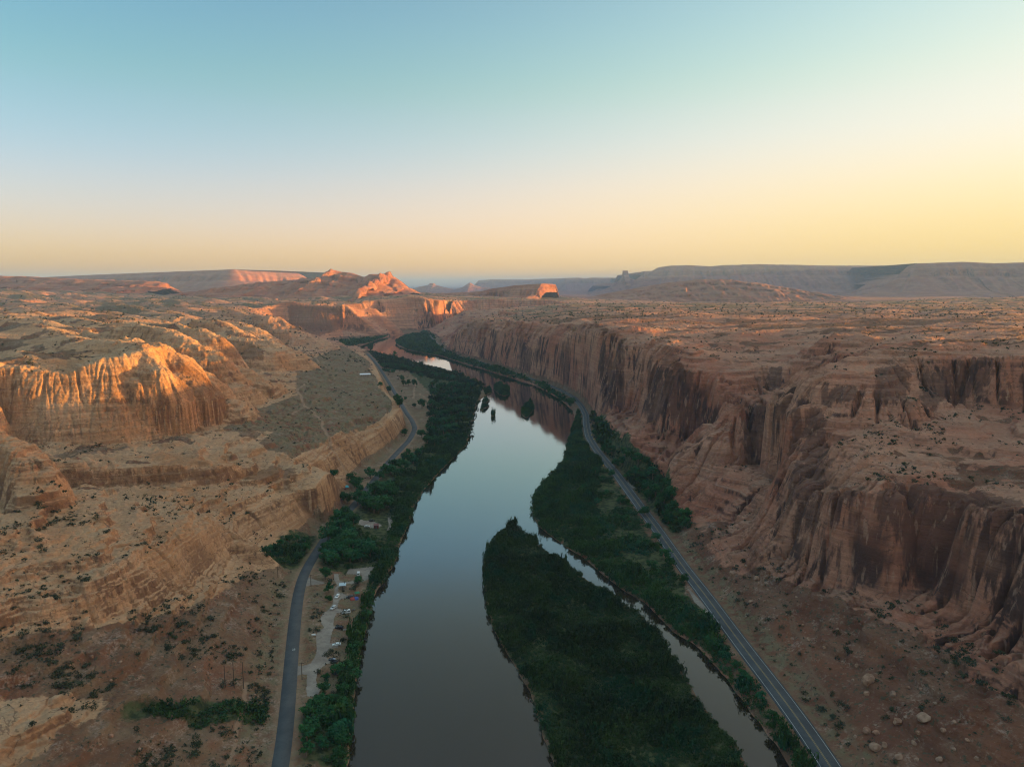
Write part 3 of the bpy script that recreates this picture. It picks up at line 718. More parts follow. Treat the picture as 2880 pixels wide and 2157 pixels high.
for line, z, w in TRACKS:
    wl_ = np.array(PL(line, z))[:, :2]; idx = np.where(samp(distline(np.c_[wl_, np.zeros(len(wl_))], 12), vx, vy) < 11)[0]
    qx = vx[idx] + fbm(vx[idx], vy[idx], 14, 2, seed=2.2) * 1.6; qy = vy[idx]; dd = np.full(len(idx), 99.0)
    for a, b in zip(wl_[:-1], wl_[1:]):
        d_ = b - a; t_ = np.clip(((qx - a[0]) * d_[0] + (qy - a[1]) * d_[1]) / (d_ @ d_ + 1e-9), 0, 1)
        dd = np.minimum(dd, np.hypot(qx - a[0] - t_ * d_[0], qy - a[1] - t_ * d_[1]))
    tr[idx] = np.maximum(tr[idx], sstep(w * 1.1, w * .5, dd) * .8)
A = dict(side=left_side(vx, vy) * (1 - .85 * sstep(1100, 2600, vy)), soil=samp(soil, vx, vy), grass=samp(grass, vx, vy), green=samp(green, vx, vy), varnish_shade=samp(varnish_shade, vx, vy), track=tr)
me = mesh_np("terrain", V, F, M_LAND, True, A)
tag(link("terrain", me), kind='structure')
def ground(x, y): return float(height(np.array([[x]]), np.array([[y]]))[0, 0])
def grounds(x, y): return height(np.asarray(x, float)[None], np.asarray(y, float)[None])[0]

# the river sheet
me = mesh_np("river", [(-700, -380, 0), (500, -380, 0), (500, 1500, 0), (-100, 3400, 0), (-1000, 3400, 0), (-700, 1500, 0)], np.array([[0, 1, 2, 5], [5, 2, 3, 4]]), M_WATER)
tag(link("river", me), kind='structure')
# the country beyond, one sheet to the horizon
def far_ground():
    r = np.geomspace(4700, 60000, 60); th = np.linspace(R(-75), R(75), 140)
    X = np.sin(th)[:, None] * r; Y = np.cos(th)[:, None] * r
    z = 95 + fbm(X, Y, 2600, 4, .5, seed=5.) * 30 - 40 * sstep(5000, 12000, r)[None]
    z[:, 0] = 60
    V_ = np.stack([X, Y, z], -1).reshape(-1, 3); i = np.arange(len(V_)).reshape(len(th), len(r))
    F_ = np.stack([i[:-1, :-1], i[1:, :-1], i[1:, 1:], i[:-1, 1:]], -1).reshape(-1, 4)
    tag(link("far_terrain", mesh_np("far_terrain", V_, F_, M_FAR)), kind='structure')
far_ground()

# ------------------------------------------------------------------ hills, mesas and buttes standing beyond
def tableland(name, tops, base_z, run, wall=0.45, depth=1500.0, rough=1.0, seed=1.0, ncol=420, ridge=False):
    """a real landform: talus, wall, top, back slope. tops = (u, v, distance) of the rim"""
    t_ = np.array([PY(*q) for q in tops]); s = np.concatenate([[0], np.cumsum(np.hypot(*np.diff(t_[:, :2], axis=0).T))])
    q = np.linspace(0, s[-1], ncol)
    rim = np.stack([np.interp(q, s, t_[:, k]) for k in range(3)], 1)
    tan = np.gradient(rim[:, :2], axis=0); tan /= np.linalg.norm(tan, axis=1)[:, None]
    nrm = np.stack([tan[:, 1], -tan[:, 0]], 1)                      # towards the viewer for left-to-right lines
    nrm[:] = nrm * .5 + np.array([0, -1]) * .5; nrm /= np.linalg.norm(nrm, axis=1)[:, None]
    # profile: (offset towards viewer / run, height fraction)
    prof = [(1.15, -.25), (1.0, 0.0), (.72, .10), (.45, .24), (.24, 1 - wall - .02), (.17, 1 - wall), (.13, 1 - wall * .45), (.11, 1 - wall * .40), (.05, .97), (0.0, 1.0), (-.12, 1.0)]
    if ridge: prof = [(1.15, -.25), (1, 0), (.84, .16), (.82, .23), (.62, .38), (.59, .47), (.42, .58), (.395, .68), (.22, .77), (.20, .87), (.07, .93), (.05, .98), (0, 1), (-.04, 1)]
    rows = []
    pr = np.array(prof); ps = np.concatenate([[0], np.cumsum(np.hypot(np.diff(pr[:, 0]), np.diff(pr[:, 1])))])
    pq = np.linspace(0, ps[-1], 46); po = np.interp(pq, ps, pr[:, 0]); ph_ = np.interp(pq, ps, pr[:, 1])
    for o, hfr in zip(po, ph_):
        hh = rim[:, 2] - base_z
        x = rim[:, 0] + nrm[:, 0] * o * run; y = rim[:, 1] + nrm[:, 1] * o * run
        z = base_z + hh * hfr
        zq = np.full_like(x, z.mean())
        gul = fbm(q, np.full_like(q, o * run * .25), run * .35, 4, .55, seed=seed) + .5 * fbm(q, np.full_like(q, z.mean() * .5), run * .09, 3, .6, seed=seed + 4)
        k = rough * run * (.10 if ridge else .13) * (1 if o > -.05 else .3) * (0.12 + 1.1 * sstep(0.0, .3, np.array(max(o, 0))))
        x += nrm[:, 0] * gul * k; y += nrm[:, 1] * gul * k
        z = z + fbm(x, y, run * .12, 3, .6, seed=seed + 9) * hh * (.07 if ridge else .035) * rough * (1 if 0 < hfr < .97 else .25)
        rows.append(np.stack([x, y, z], 1))
    if True:
        for d, hfr in (((.10, .97), (.35, .72), (.7, .35), (1.1, -.2)) if ridge else ((.35, 1.0), (.8, .99), (1.0, .5), (1.15, -.2))):
            hh = rim[:, 2] - base_z
            rows.append(np.stack([rim[:, 0] - nrm[:, 0] * d * depth, rim[:, 1] - nrm[:, 1] * d * depth, base_z + hh * hfr + fbm(rim[:, 0], rim[:, 1] + d * depth, 400, 2, seed=seed + 2) * 4], 1))
    g = np.stack(rows, 1); i = np.arange(g.shape[0] * g.shape[1]).reshape(g.shape[:2])
    F_ = np.stack([i[:-1, :-1], i[:-1, 1:], i[1:, 1:], i[1:, :-1]], -1).reshape(-1, 4)
    o = link(name, mesh_np(name, g.reshape(-1, 3), F_, M_FAR)); tag(o, kind='structure'); return o
def Ys(pts, Y): return [(u, v, Y) for u, v in pts]
# left horizon mesa, its lit point at the right end
tableland("mesa", [(-500,615,9500),(-100,606,9300),(120,598,9000),(200,594,8800),(300,590,8500),(400,586,8200),(480,583,8000),(503,582,7900),(520,584,8000),(580,587,8400),(640,590,8800),(655,598,9000)], 60, 1500, .42, 2600, .5, seed=3.)
tableland("hills", [(-700,600,5200),(-200,600,5100),(0,596,5000),(40,597,5000),(110,601,4900),(200,604,4800),(270,607,4700),(330,608,4550),(352,613,4500),(358,625,4480)], 70, 900, .34, 350, 1.1, seed=13., ridge=True)
tableland("hills", [(440,640,4700),(452,630,4700),(520,618,4650),(590,608,4600),(660,603,4600),(705,602,4600),(712,586,4600),(722,583,4600),(735,588,4600),(755,590,4600),(768,594,4600),(790,600,4600),(800,592,4600),(830,592,4600),(835,587,4600),(841,587,4600),(846,598,4600),(862,609,4580),(880,624,4560),(900,634,4500)], 80, 1150, .22, 220, 1.5, seed=23., ridge=True)
tableland("hills", [(560,648,4400),(640,640,4400),(700,640,4380),(760,646,4350)], 80, 300, .4, 400, 1.0, seed=29.)
tableland("hills", [(880,640,4700),(960,634,4600),(1040,630,4500),(1060,624,4450),(1110,617,4380),(1150,614,4330),(1172,613,4300),(1176,618,4290),(1181,632,4280)], 70, 700, .5, 300, .9, seed=37.)
tableland("hills", [(1180,655,5200),(1240,650,5200),(1300,636,5200),(1370,624,5200),(1450,610,5200),(1500,605,5200),(1540,603,5200),(1580,605,5200),(1640,612,5200),(1700,622,5200),(1760,633,5200),(1830,642,5200)], 70, 900, .18, 500, 1.1, seed=41., ridge=True)
# right horizon
tableland("butte", [(1318,622,10700),(1330,611,10700),(1340,604,10700),(1344,598,10700),(1345.5,585,10700),(1356,585,10700),(1357.5,597,10700),(1364,603,10700),(1378,606,10700)], 120, 420, .12, 40, .12, seed=49., ridge=True)
tableland("mesa", [(1290,632,11000),(1320,619,10900),(1335,611,10900),(1372,604,10850),(1385,596,10800),(1390,586,10800),(1424,585,10700),(1426,577,10600),(1450,574,10500),(1490,573,10400),(1540,576,10300),(1565,573,10300),(1640,571,10300),(1700,572,10200),(1800,574,10100),(1900,574,10000),(1990,573,10000),(2100,580,10000)], 40, 1700, .35, 3200, .55, seed=51., ncol=700)
tableland("mesa", [(1838,644,8200),(1846,628,8150),(1870,615,8050),(1920,602,7900),(1960,590,7800),(1967,574,7700),(1985,569,7600),(2080,566,7500),(2150,569,7400),(2212,567,7300),(2350,566,7200),(2600,570,7000),(3000,580,6800)], 60, 1500, .40, 2600, .6, seed=61., ncol=520)
tableland("mesa", [(1020,620,19000),(1034,606,19000),(1060,604,19000),(1130,604,19000),(1200,602,19000),(1260,601,18500),(1340,600,18000)], 30, 1800, .4, 3000, .4, seed=71.)
tableland("mesa", [(1195,634,16000),(1212,616,16000),(1222,601,16000),(1250,600,16000),(1268,602,16000),(1276,600,15800),(1320,601,15600)], 30, 1300, .4, 2600, .4, seed=77.)
tableland("butte", [(885,626,15000),(905,620,15000),(925,616,15000),(929,612,15000),(937,612,15000),(941,616,15000),(965,622,15000),(985,627,15000)], 40, 900, .25, 250, .4, seed=81., ridge=True)
tableland("butte", [(975,628,14500),(1000,620,14500),(1012,612,14500),(1016,611,14500),(1024,616,14500),(1040,621,14500),(1058,622,14500)], 40, 900, .2, 250, .4, seed=85., ridge=True)
tableland("butte", [(1262,640,12500),(1290,625,12500),(1300,622,12500),(1312,626,12500),(1330,634,12500)], 40, 600, .2, 250, .4, seed=87., ridge=True)

# ------------------------------------------------------------------ air
def haze_box():
    v = [(x, y, z) for z in (-12.0, 640.0) for y in (-9000.0, 64000.0) for x in (-60000.0, 60000.0)]
    f = [(0, 2, 3, 1), (4, 5, 7, 6), (0, 1, 5, 4), (2, 6, 7, 3), (0, 4, 6, 2), (1, 3, 7, 5)]
    me = mesh_np("haze", v, f, None, False)
    m = bpy.data.materials.new("haze_air"); m.use_nodes = True; n = m.node_tree.nodes; n.clear()
    o_ = n.new('ShaderNodeOutputMaterial'); pv = n.new('ShaderNodeVolumePrincipled')
    pv.inputs['Color'].default_value = HAZE_COL; pv.inputs['Density'].default_value = HAZE_D; pv.inputs['Anisotropy'].default_value = HAZE_G
    m.node_tree.links.new(pv.outputs[0], o_.inputs['Volume']); me.materials.append(m)
    tag(link("haze", me), kind='stuff')
HAZE_COL = (.26, .49, 1.0, 1); HAZE_D = 4.6e-5; HAZE_G = 0.0
haze_box()
# ------------------------------------------------------------------ what of the land the photograph can see
lr = np.hypot(land[..., 0], land[..., 1]); elev = (land[..., 2] - CAMH) / lr
vis = elev >= np.maximum.accumulate(elev, 1) - 2e-4
zc_ = land[..., 1] * CP - (land[..., 2] - CAMH) * SP
pu = DW / 2 + FPX * land[..., 0] / zc_; pv = DH / 2 - FPX * (land[..., 1] * SP + (land[..., 2] - CAMH) * CP) / zc_
vis &= (pu > -20) & (pu < DW + 20) & (pv < DH + 20)
rng = np.random.default_rng(11)
_vi = np.where(vis.ravel())[0]; _vu = pu.ravel()[_vi]; _vv = pv.ravel()[_vi]; _vo = np.argsort(_vv); _vi = _vi[_vo]; _vu = _vu[_vo]; _vv = _vv[_vo]
def hit(u, v):
    """the land point that stands at this place of the view"""
    a, b = np.searchsorted(_vv, (v - 5, v + 5))
    k = a + int(((_vu[a:b] - u) ** 2 + (_vv[a:b] - v) ** 2).argmin()); return tuple(float(q) for q in V[_vi[k]])

# ------------------------------------------------------------------ foliage
def leaf_mat(name, c1, c2, c3):
    t = NT(name)
    tint = t.attr('tint'); rnd = t.node('ShaderNodeObjectInfo').outputs['Random']
    c = t.mix(tint, c1, c2)
    pos = t.node('ShaderNodeNewGeometry').outputs['Position']
    c = t.mix(t.mapr(t.noise(pos, .045, 4, .6), .50, .66), c, c3)
    hs = t.node('ShaderNodeHueSaturation'); t.l.new(c, hs.inputs['Color'])
    t.put(hs.inputs['Value'], t.math('ADD', .72, t.math('MULTIPLY', rnd, .55)))
    t.put(hs.inputs['Hue'], t.math('ADD', .488, t.math('MULTIPLY', rnd, .024)))
    t.bsdf(hs.outputs[0], .7, spec=.15); return t.m
M_TREE = leaf_mat("cottonwood_leaves", (.007, .048, .016), (.030, .112, .026), (.013, .088, .035))
M_THICK = leaf_mat("thicket_leaves", (.006, .026, .009), (.034, .080, .018), (.012, .066, .030))
M_SHRUB = leaf_mat("desert_shrub_leaves", (.020, .032, .015), (.060, .068, .036), (.040, .054, .036))
M_BARK = simple("bark", (.16, .12, .09), .95, .1, .3, 3.0)

def leaves(centres, radii, n, size, rs):
    """n leaf sprays scattered through overlapping clumps; returns quads and tint"""
    k = rs.integers(0, len(centres), n)
    d = rs.normal(size=(n, 3)); d /= np.linalg.norm(d, axis=1)[:, None]
    rr = rs.random(n) ** .45
    p = centres[k] + d * (radii[k] * rr[:, None])
    nrm = d * .8 + rs.normal(size=(n, 3)) * .45 + np.array([0, 0, .35]); nrm /= np.linalg.norm(nrm, axis=1)[:, None]
    a = np.cross(nrm, rs.normal(size=(n, 3))); a /= np.linalg.norm(a, axis=1)[:, None] + 1e-9
    b = np.cross(nrm, a)
    s = size * (.6 + .8 * rs.random(n))[:, None]; e = (.45 + .4 * rs.random(n))[:, None]
    V_ = np.stack([p - a * s, p + b * s * e, p + a * s, p - b * s * e], 1).reshape(-1, 3)
    ck = rs.random(len(centres))
    tint = np.clip(.25 + .5 * ck[k] + .35 * (rs.random(n) - .5), 0, 1)
    return V_, np.repeat(tint, 4)
def quads(nv): return np.arange(nv).reshape(-1, 4)
def tube(p, r, seg=7):
    p = np.asarray(p, float); V_ = []
    for i, c in enumerate(p):
        d = p[min(i + 1, len(p) - 1)] - p[max(i - 1, 0)]; d /= np.linalg.norm(d)
        u = np.cross(d, (0.3, 1, 0)); u /= np.linalg.norm(u); w = np.cross(d, u)
        for s_ in range(seg):
            t_ = 2 * math.pi * s_ / seg; V_.append(c + r[i] * (u * math.cos(t_) + w * math.sin(t_)))
    F_ = []
    for i in range(len(p) - 1):
        for s_ in range(seg):
            a = i * seg + s_; b = i * seg + (s_ + 1) % seg
            F_.append((a, b, b + seg, a + seg))
    return np.array(V_), np.array(F_)
def join(parts):
    Vs, Fs, o = [], [], 0
    for v, f in parts: Vs.append(v); Fs.append(f + o); o += len(v)
    return np.concatenate(Vs), np.concatenate(Fs)
TREES = []
def make_tree(seed, h=10.0, w=9.0, n=900):
    rs = np.random.default_rng(seed)
    K = 15; c = []; r = []
    for k in range(K):
        t_ = 2 * math.pi * k / K * 2.4 + rs.random() * .8; rad = w * .5 * (.25 + .55 * rs.random()) * (1 if k > 2 else .3)
        z = h * (.36 + .46 * rs.random())
        c.append((rad * math.cos(t_), rad * math.sin(t_), z)); q = w * (.13 + .13 * rs.random()); r.append((q, q, q * .8))
    c = np.array(c); r = np.array(r)
    Vc, tint = leaves(c, r, n, .52, rs)
    crown = mesh_np("crown", Vc, quads(len(Vc)), M_TREE, False, dict(tint=tint))
    parts = [tube([(0, 0, -.8), (.1, .05, h * .18), (.05, .2, h * .42), (0, 0, h * .7)], [h * .042, h * .033, h * .024, h * .008])]
    for k in range(6):
        e = c[k * 2]; parts.append(tube([(.05, .05, h * (.16 + .03 * k)), tuple(e * .55 + np.array([0, 0, h * .1])), tuple(e)], [h * .018, h * .011, h * .004], 5))
    Vt, Ft = join(parts)
    TREES.append((mesh_np("trunk", Vt, Ft, M_BARK, True), crown))
for k, (h, w) in enumerate([(10, 10), (11, 9), (9, 10), (10, 8), (8, 9), (10, 11)]): make_tree(100 + k, h, w)
make_tree(120, 10, 4.6)        # slender one
def place_tree(u, v, h, label, group=None, kind=None, z=5.0, seed=None):
    if v < DH: x, y, g = hit(u, v)
    else: x, y, _ = P(u, v, z); g = ground(x, y)
    rs = random.Random(int(u * 13 + v * 7)); k = kind if kind is not None else rs.randrange(6)
    root = empty("cottonwood_tree", (x, y, g), rs.random() * 6.28); s = h / 10.0
    root.scale = (s * rs.uniform(.9, 1.12), s * rs.uniform(.9, 1.12), s)
    tag(root, label, "tree", group)
    for nm, me_ in zip(("trunk", "crown"), TREES[k]): link(nm, me_, root)
    return root
# trees one can point to
for u, v, h, lab in [
    (868, 823, 10, "bright green tree, farthest of the four in the dry field past the river bend"), (872, 834, 9, "small dark tree in front of the bright green one in the dry field"),
    (882, 833, 10, "middle tree of the clump in the dry field beside the left road"), (895, 836, 11, "wide bright tree at the right end of the clump in the dry field"),
    (909, 819, 10, "lone upright dark tree in the field right of the four-tree clump"), (839, 848, 10, "broad tree standing on the left edge of the road below the low cliff"),
    (821, 836, 7, "small dark tree under the little red cliff left of the road"), (876, 865, 6, "small tree by the pale fence line in the field"),
    (860, 874, 12, "tall tree hugging the right side of the bench beside the road bend"), (863, 881, 9, "lower tree at the foot of the tall one beside the road bend"),
    (895, 881, 6, "small round tree left of the large round one in the field"), (912, 883, 12, "large round dark tree alone at the end of the pale path"),
    (853, 769, 12, "round dark tree on the water's edge by the far river bend"), (849, 808, 9, "rounded tree at the top edge of the dry field near the road"),
    (721, 1031, 9, "tree against the shaded red wall of the left bench"), (800, 1034, 12, "big dark tree left of the road under the tall bench wall"),
    (874, 943, 11, "dark tree left of the road where it rounds the cliff nose"), (912, 946, 11, "dark tree right of the road where it rounds the cliff nose"),
    (711, 1299, 7, "round bright shrub-like tree beside the campground lane"), (703, 1252, 11, "dark tree above the entrance of the upper campground lane"),
    (711, 1280, 10, "tree in front of the campground lane, half hiding the junction"), (775, 1261, 8, "round tree below the gravel clearing by the river"),
    (706, 1472, 6, "small round dark tree in the bare ground by the lower campground"), (701, 1500, 9, "dark tree directly in front of the light blue car"),
    (1476, 1260, 9, "tree leaning over the left edge of the highway at its pull-out"), (1391, 1114, 10, "tree overhanging the highway where it hides the left lane"),
    (1437, 1209, 9, "dark tree touching the left highway edge above the pull-out"), (1322, 1030, 9, "tree with drooping crown on the left highway edge by the upper bend")]:
    place_tree(u, v, h * (1.4 if v < 900 else 1.1 if v < 1250 else .8), lab)
place_tree(868, 849, 7, "slender pale green tree in the middle of the grassy field", kind=6)
GROVES = [
 ("dark cottonwood in the row along the top of the dry field by the far bend", "cottonwoods above the dry field", 10, [(832,805),(837,806),(857,794),(864,796),(870,796),(884,804),(894,806),(901,804),(908,806),(919,809),(926,810),(845,797),(838,795),(876,800),(933,812),(942,816),(828,796),(822,788),(950,815),(958,818),(967,820),(978,822)]),
 ("dense dark green cottonwood of the big grove on the left bank beside the islets", "cottonwood grove beside the islets", 12, [(935,838),(942,830),(950,845),(957,836),(966,848),(975,838),(985,834),(996,842),(938,858),(948,866),(960,862),(972,858),(984,852),(998,856),(1008,848),(1016,842),(932,880),(944,884),(957,880),(970,876),(982,872),(995,870),(1006,866),(936,900),(948,905),(962,898),(975,896),(988,892),(1000,886),(935,920),(948,925),(960,918),(974,916),(987,910),(1000,905),(930,938),(944,944),(958,938),(970,936),(984,930),(924,960),(940,964),(954,958),(968,954),(930,935)]),
 ("bright green cottonwood in the row between left road and river below the cliff nose", "cottonwoods below the cliff nose", 11, [(882,987),(874,1000),(862,1014),(855,1030),(843,1026),(833,1028),(868,1026),(880,1014),(892,1002),(903,985),(850,1016),(824,1036)]),
 ("dark cottonwood of the grove between the road and the upper campground clearing", "cottonwoods above the upper campground", 12, [(782,1096),(796,1100),(808,1108),(818,1108),(806,1094),(828,1102),(790,1086),(772,1090),(838,1096),(822,1072),(836,1066),(816,1060),(850,1076),(808,1072)]),
 ("large bright cottonwood hiding the left road between the two campgrounds", "cottonwoods hiding the left road", 13, [(756,1128),(748,1140),(737,1160),(752,1158),(748,1122),(731,1140),(719,1156),(709,1173),(742,1131),(765,1144),(742,1150),(731,1172),(758,1166)]),
 ("dark cottonwood of the thick stand between the road and the gravel clearing", "cottonwoods above the gravel clearing", 11, [(702,1200),(712,1208),(726,1206),(740,1206),(752,1196),(764,1202),(716,1192),(732,1190),(748,1178),(772,1188),(786,1196),(704,1214),(720,1222),(766,1212),(782,1212),(756,1216),(800,1204)]),
 ("dark cottonwood left of the road below the bench wall near the parked red car", "cottonwoods near the parked red car", 10, [(765,1047),(774,1052),(768,1060),(778,1064),(758,1040),(750,1088),(742,1082)]),
 ("dark tree of the small wood in the gully left of the road", "trees in the gully left of the road", 6.5, [(642,1171),(660,1176),(624,1170),(606,1182),(640,1190),(662,1192),(584,1192),(646,1212)]),
 ("dark tree on the riverside edge of the lower campground", "trees on the riverside edge of the campground", 9, [(792,1336),(781,1367),(764,1400),(767,1428),(752,1453),(728,1459),(756,1490),(744,1478),(770,1412),(742,1500),(765,1470)]),
 ("very dark tree of the clump between left road and river at the bottom edge", "trees at the bottom of the left bank", 10, [(711,1528),(694,1532),(680,1532),(664,1550),(726,1530),(740,1538),(752,1540),(703,1568),(716,1560),(690,1556),(664,1600),(663,1632),(737,1584),(738,1612),(697,1617),(731,1642),(676,1576),(722,1598)]),
 ("dark cottonwood of the wood between the highway and the right canyon wall", "trees between the highway and the right canyon wall", 11, [(1285,943),(1300,928),(1292,916),(1296,958),(1306,980),(1322,986),(1312,966),(1344,1006),(1362,994),(1350,984),(1378,1002),(1398,1006),(1357,1037),(1374,1030),(1392,1037),(1410,1032),(1425,1047),(1440,1056),(1402,1083),(1416,1074),(1425,1103),(1434,1090),(1446,1112),(1456,1102),(1464,1128),(1476,1140),(1482,1126),(1400,1062),(1384,1052),(1450,1078),(1444,1134),(1330,1012)]),
 ("bushy tree between the river and the left edge of the highway", "trees between the river and the highway", 7, [(1400,1146),(1417,1169),(1448,1223),(1504,1358),(1528,1389),(1546,1402),(1590,1440),(1616,1478),(1642,1516),(1300,1042),(1286,1024),(1250,1020),(1310,1070),(1340,1090),(1371,1284),(1352,1130),(1262,1060),(1290,1090),(1246,990),(1330,1128),(1380,1180),(1408,1230),(1560,1420),(1604,1460),(1668,1560),(1700,1610)])]
for lab, grp, h, pts_ in GROVES:
    for k, (u, v) in enumerate(pts_):
        place_tree(u, v, h * (1.35 if v < 860 else 1.1 if v < 1250 else .78) * (.85 + .3 * ((k * 37 % 11) / 10)), lab, grp)

# ------------------------------------------------------------------ thickets nobody could count
def bush_proto(seed, n, size, h=1.0):
    rs = np.random.default_rng(seed); K = 6
    c = np.stack([(rs.random(K) - .5) * 1.3, (rs.random(K) - .5) * 1.3, .30 + .45 * rs.random(K)], 1); r = np.full((K, 3), .42) * (.8 + .5 * rs.random((K, 1)))
    V_, t_ = leaves(c, r, n, size, rs); V_[:, 2] = np.maximum(V_[:, 2], -.05) * h; return V_, t_
BUSH = [bush_proto(s, 70, .17) for s in range(40, 46)]
BUSH_LO = [bush_proto(s, 26, .27) for s in range(60, 66)]
def bake(name, xyz, size, mat, protos, tintb, hscale=None):
    """one mesh of many bushes: every clump a turned, sized copy"""
    n = len(xyz); Vs, Ts = [], []
    k = rng.integers(0, len(protos), n); a = rng.random(n) * 6.283
    for p in range(len(protos)):
        s_ = np.where(k == p)[0]
        if not len(s_): continue
        Vp, tp = protos[p]; ca, sa = np.cos(a[s_])[:, None], np.sin(a[s_])[:, None]; sz = size[s_][:, None]
        x = (Vp[:, 0] * ca - Vp[:, 1] * sa) * sz + xyz[s_, 0][:, None]; y = (Vp[:, 0] * sa + Vp[:, 1] * ca) * sz + xyz[s_, 1][:, None]
        hz = sz if hscale is None else sz * hscale[s_][:, None]
        z = Vp[:, 2] * hz + xyz[s_, 2][:, None]
        Vs.append(np.stack([x, y, z], -1).reshape(-1, 3)); Ts.append(np.clip(tp[None] * .7 + tintb[s_][:, None], 0, 1).ravel())
    V_ = np.concatenate(Vs); T_ = np.concatenate(Ts)
    return mesh_np(name, V_, quads(len(V_)), mat, False, dict(tint=T_))
def scatter(poly, z, spacing, keep=1.0):
    w = np.array([hit(u, v) if v < DH else P(u, v, z) for u, v in poly]); lo, hi = w[:, :2].min(0) - 15, w[:, :2].max(0) + 15
    xs, ys = np.meshgrid(np.arange(lo[0], hi[0], spacing), np.arange(lo[1], hi[1], spacing))
    xs = xs.ravel() + (rng.random(xs.size) - .5) * spacing * 1.1; ys = ys.ravel() + (rng.random(ys.size) - .5) * spacing * 1.1
    uu, vv_ = project(xs, ys, np.maximum(samp(H, xs, ys), .3))
    m = inpoly(uu, vv_, poly) & (rng.random(xs.size) < keep)
    return xs[m], ys[m]
road_lx, road_rx = np.array(road_l), np.array(road_r)
def thicket(name, polys, z, spacing, hgt, label, protos=BUSH, keep=1.0, patch=0.0, shore=1.0, rd_min=8.0):
    X_, Y_ = [], []
    for p in polys:
        a, b = scatter(p, z, spacing, keep); X_.append(a); Y_.append(b)
    x = np.concatenate(X_); y = np.concatenate(Y_); g = grounds(x, y)
    x = x + rng.normal(size=len(x)) * spacing * .25; y = y + rng.normal(size=len(x)) * spacing * .25; g = grounds(x, y)
    ok = (g > .15) & (g < 26) & (samp(road_d, x, y) > rd_min); g = np.maximum(g, .1)
    nz_ = fbm(x, y, 26, 3, .6, seed=77.); ok &= (nz_ > patch - .9) if patch else True
    x, y, g, nz_ = x[ok], y[ok], g[ok], nz_[ok]
    sz = spacing * (.80 + .55 * rng.random(len(x))) * (1 + .35 * nz_)
    hs = hgt / spacing * (.65 + .5 * rng.random(len(x))) * np.clip(1 + .9 * nz_, .45, 2)
    tb = .02 + .75 * np.clip(fbm(x, y, 30, 4, .65, seed=83.) + .25, 0, 1) + (rng.random(len(x)) < .10) * .5
    me_ = bake(name, np.stack([x, y, g - .25], 1), sz, M_THICK, protos, tb, hs)
    o = link(name, me_); tag(o, kind='stuff'); o['label'] = label; return o
thicket("island_thicket", [ISLAND], 1.5, 1.9, 3.4, "dense dark green willow and tamarisk thicket covering the long river island")
thicket("riverbank_thicket", [[(1242,905),(1226,960),(1222,985),(1205,1010),(1180,1035),(1157,1060),(1148,1085),(1150,1110),(1160,1135),(1185,1155),(1260,1205),(1345,1275),(1420,1330),(1500,1390),(1575,1470),(1650,1570),(1705,1657),(1790,1790),(1830,1790),(1760,1657),(1680,1545),(1600,1442),(1520,1352),(1455,1300),(1395,1250),(1340,1200),(1300,1150),(1285,1100),(1290,1040),(1300,1000),(1285,975),(1266,940),(1262,905),(1250,885)]], 3, 2.1, 3.6, "dark green brush filling the right bank between river and highway")
thicket("riverbank_thicket", [[(1395,1250),(1340,1200),(1300,1150),(1285,1100),(1290,1040),(1310,1005),(1400,1130),(1480,1260),(1530,1330),(1600,1442),(1520,1352),(1455,1300)]], 4, 2.6, 2.6, "thinner brush with bare patches on the inner side of the right bank", keep=.62, patch=.75)
thicket("riverbank_thicket", [[(745,1790),(752,1657),(765,1520),(772,1450),(782,1385),(800,1330),(808,1290),(835,1245),(855,1215),(868,1165),(882,1140),(893,1100),(915,1060),(950,1020),(985,985),(1010,960),(1000,940),(975,945),(940,985),(905,1020),(880,1050),(862,1090),(850,1130),(835,1170),(818,1215),(800,1250),(788,1290),(772,1340),(756,1400),(738,1470),(735,1520),(725,1657),(715,1790)]], 2, 2.0, 3.8, "olive green fringe of brush along the left water's edge")
thicket("riverbank_thicket", [[(850,1130),(862,1090),(880,1050),(905,1020),(940,985),(975,945),(930,930),(915,965),(885,1000),(850,1040),(815,1060),(790,1090),(840,1085)], [(818,1215),(835,1170),(800,1160),(770,1150),(735,1170),(700,1200),(715,1235),(770,1225)],[(560,1198),(600,1175),(660,1165),(690,1178),(668,1205),(648,1228),(636,1218),(600,1218)],[(205,1522),(330,1512),(440,1520),(560,1515),(600,1530),(590,1565),(490,1562),(400,1556),(215,1545)],[(650,1540),(700,1510),(750,1530),(735,1657),(650,1657)]], 4, 2.6, 3.0, "mixed brush under and between the trees left of the river", keep=.8, patch=.55)
thicket("riverbank_thicket", [[(930,835),(1045,832),(1030,868),(1020,925),(1010,960),(975,950),(930,960),(925,900)],[(795,760),(860,774),(925,792),(978,804),(1040,828),(1020,832),(930,818),(870,800),(820,795)],[(1284,905),(1300,915),(1335,940),(1420,1015),(1500,1140),(1450,1155),(1390,1090),(1330,1010),(1284,950),(1275,905)]], 4, 3.4, 4.0, "deep green undergrowth around the grove by the islets and below the right wall", protos=BUSH_LO, keep=.6, patch=.7)
thicket("far_thicket", [[(856,742),(874,726),(925,715),(935,724),(945,742),(960,756),(995,770),(1040,784),(1106,806),(1170,829),(1236,866),(1238,885),(1208,861),(1157,832),(1106,816),(1037,795),(974,776),(935,766),(884,757)],[(752,747),(790,742),(841,725),(850,722),(812,728),(760,735),(735,738)]], 3, 5.0, 4.5, "dark green bottomland brush on the far bend of the river", protos=BUSH_LO, rd_min=6)
thicket("islet_thicket", ISLETS, .8, 2.0, 4.0, "small brushy islets standing in the water below the gravel bar")

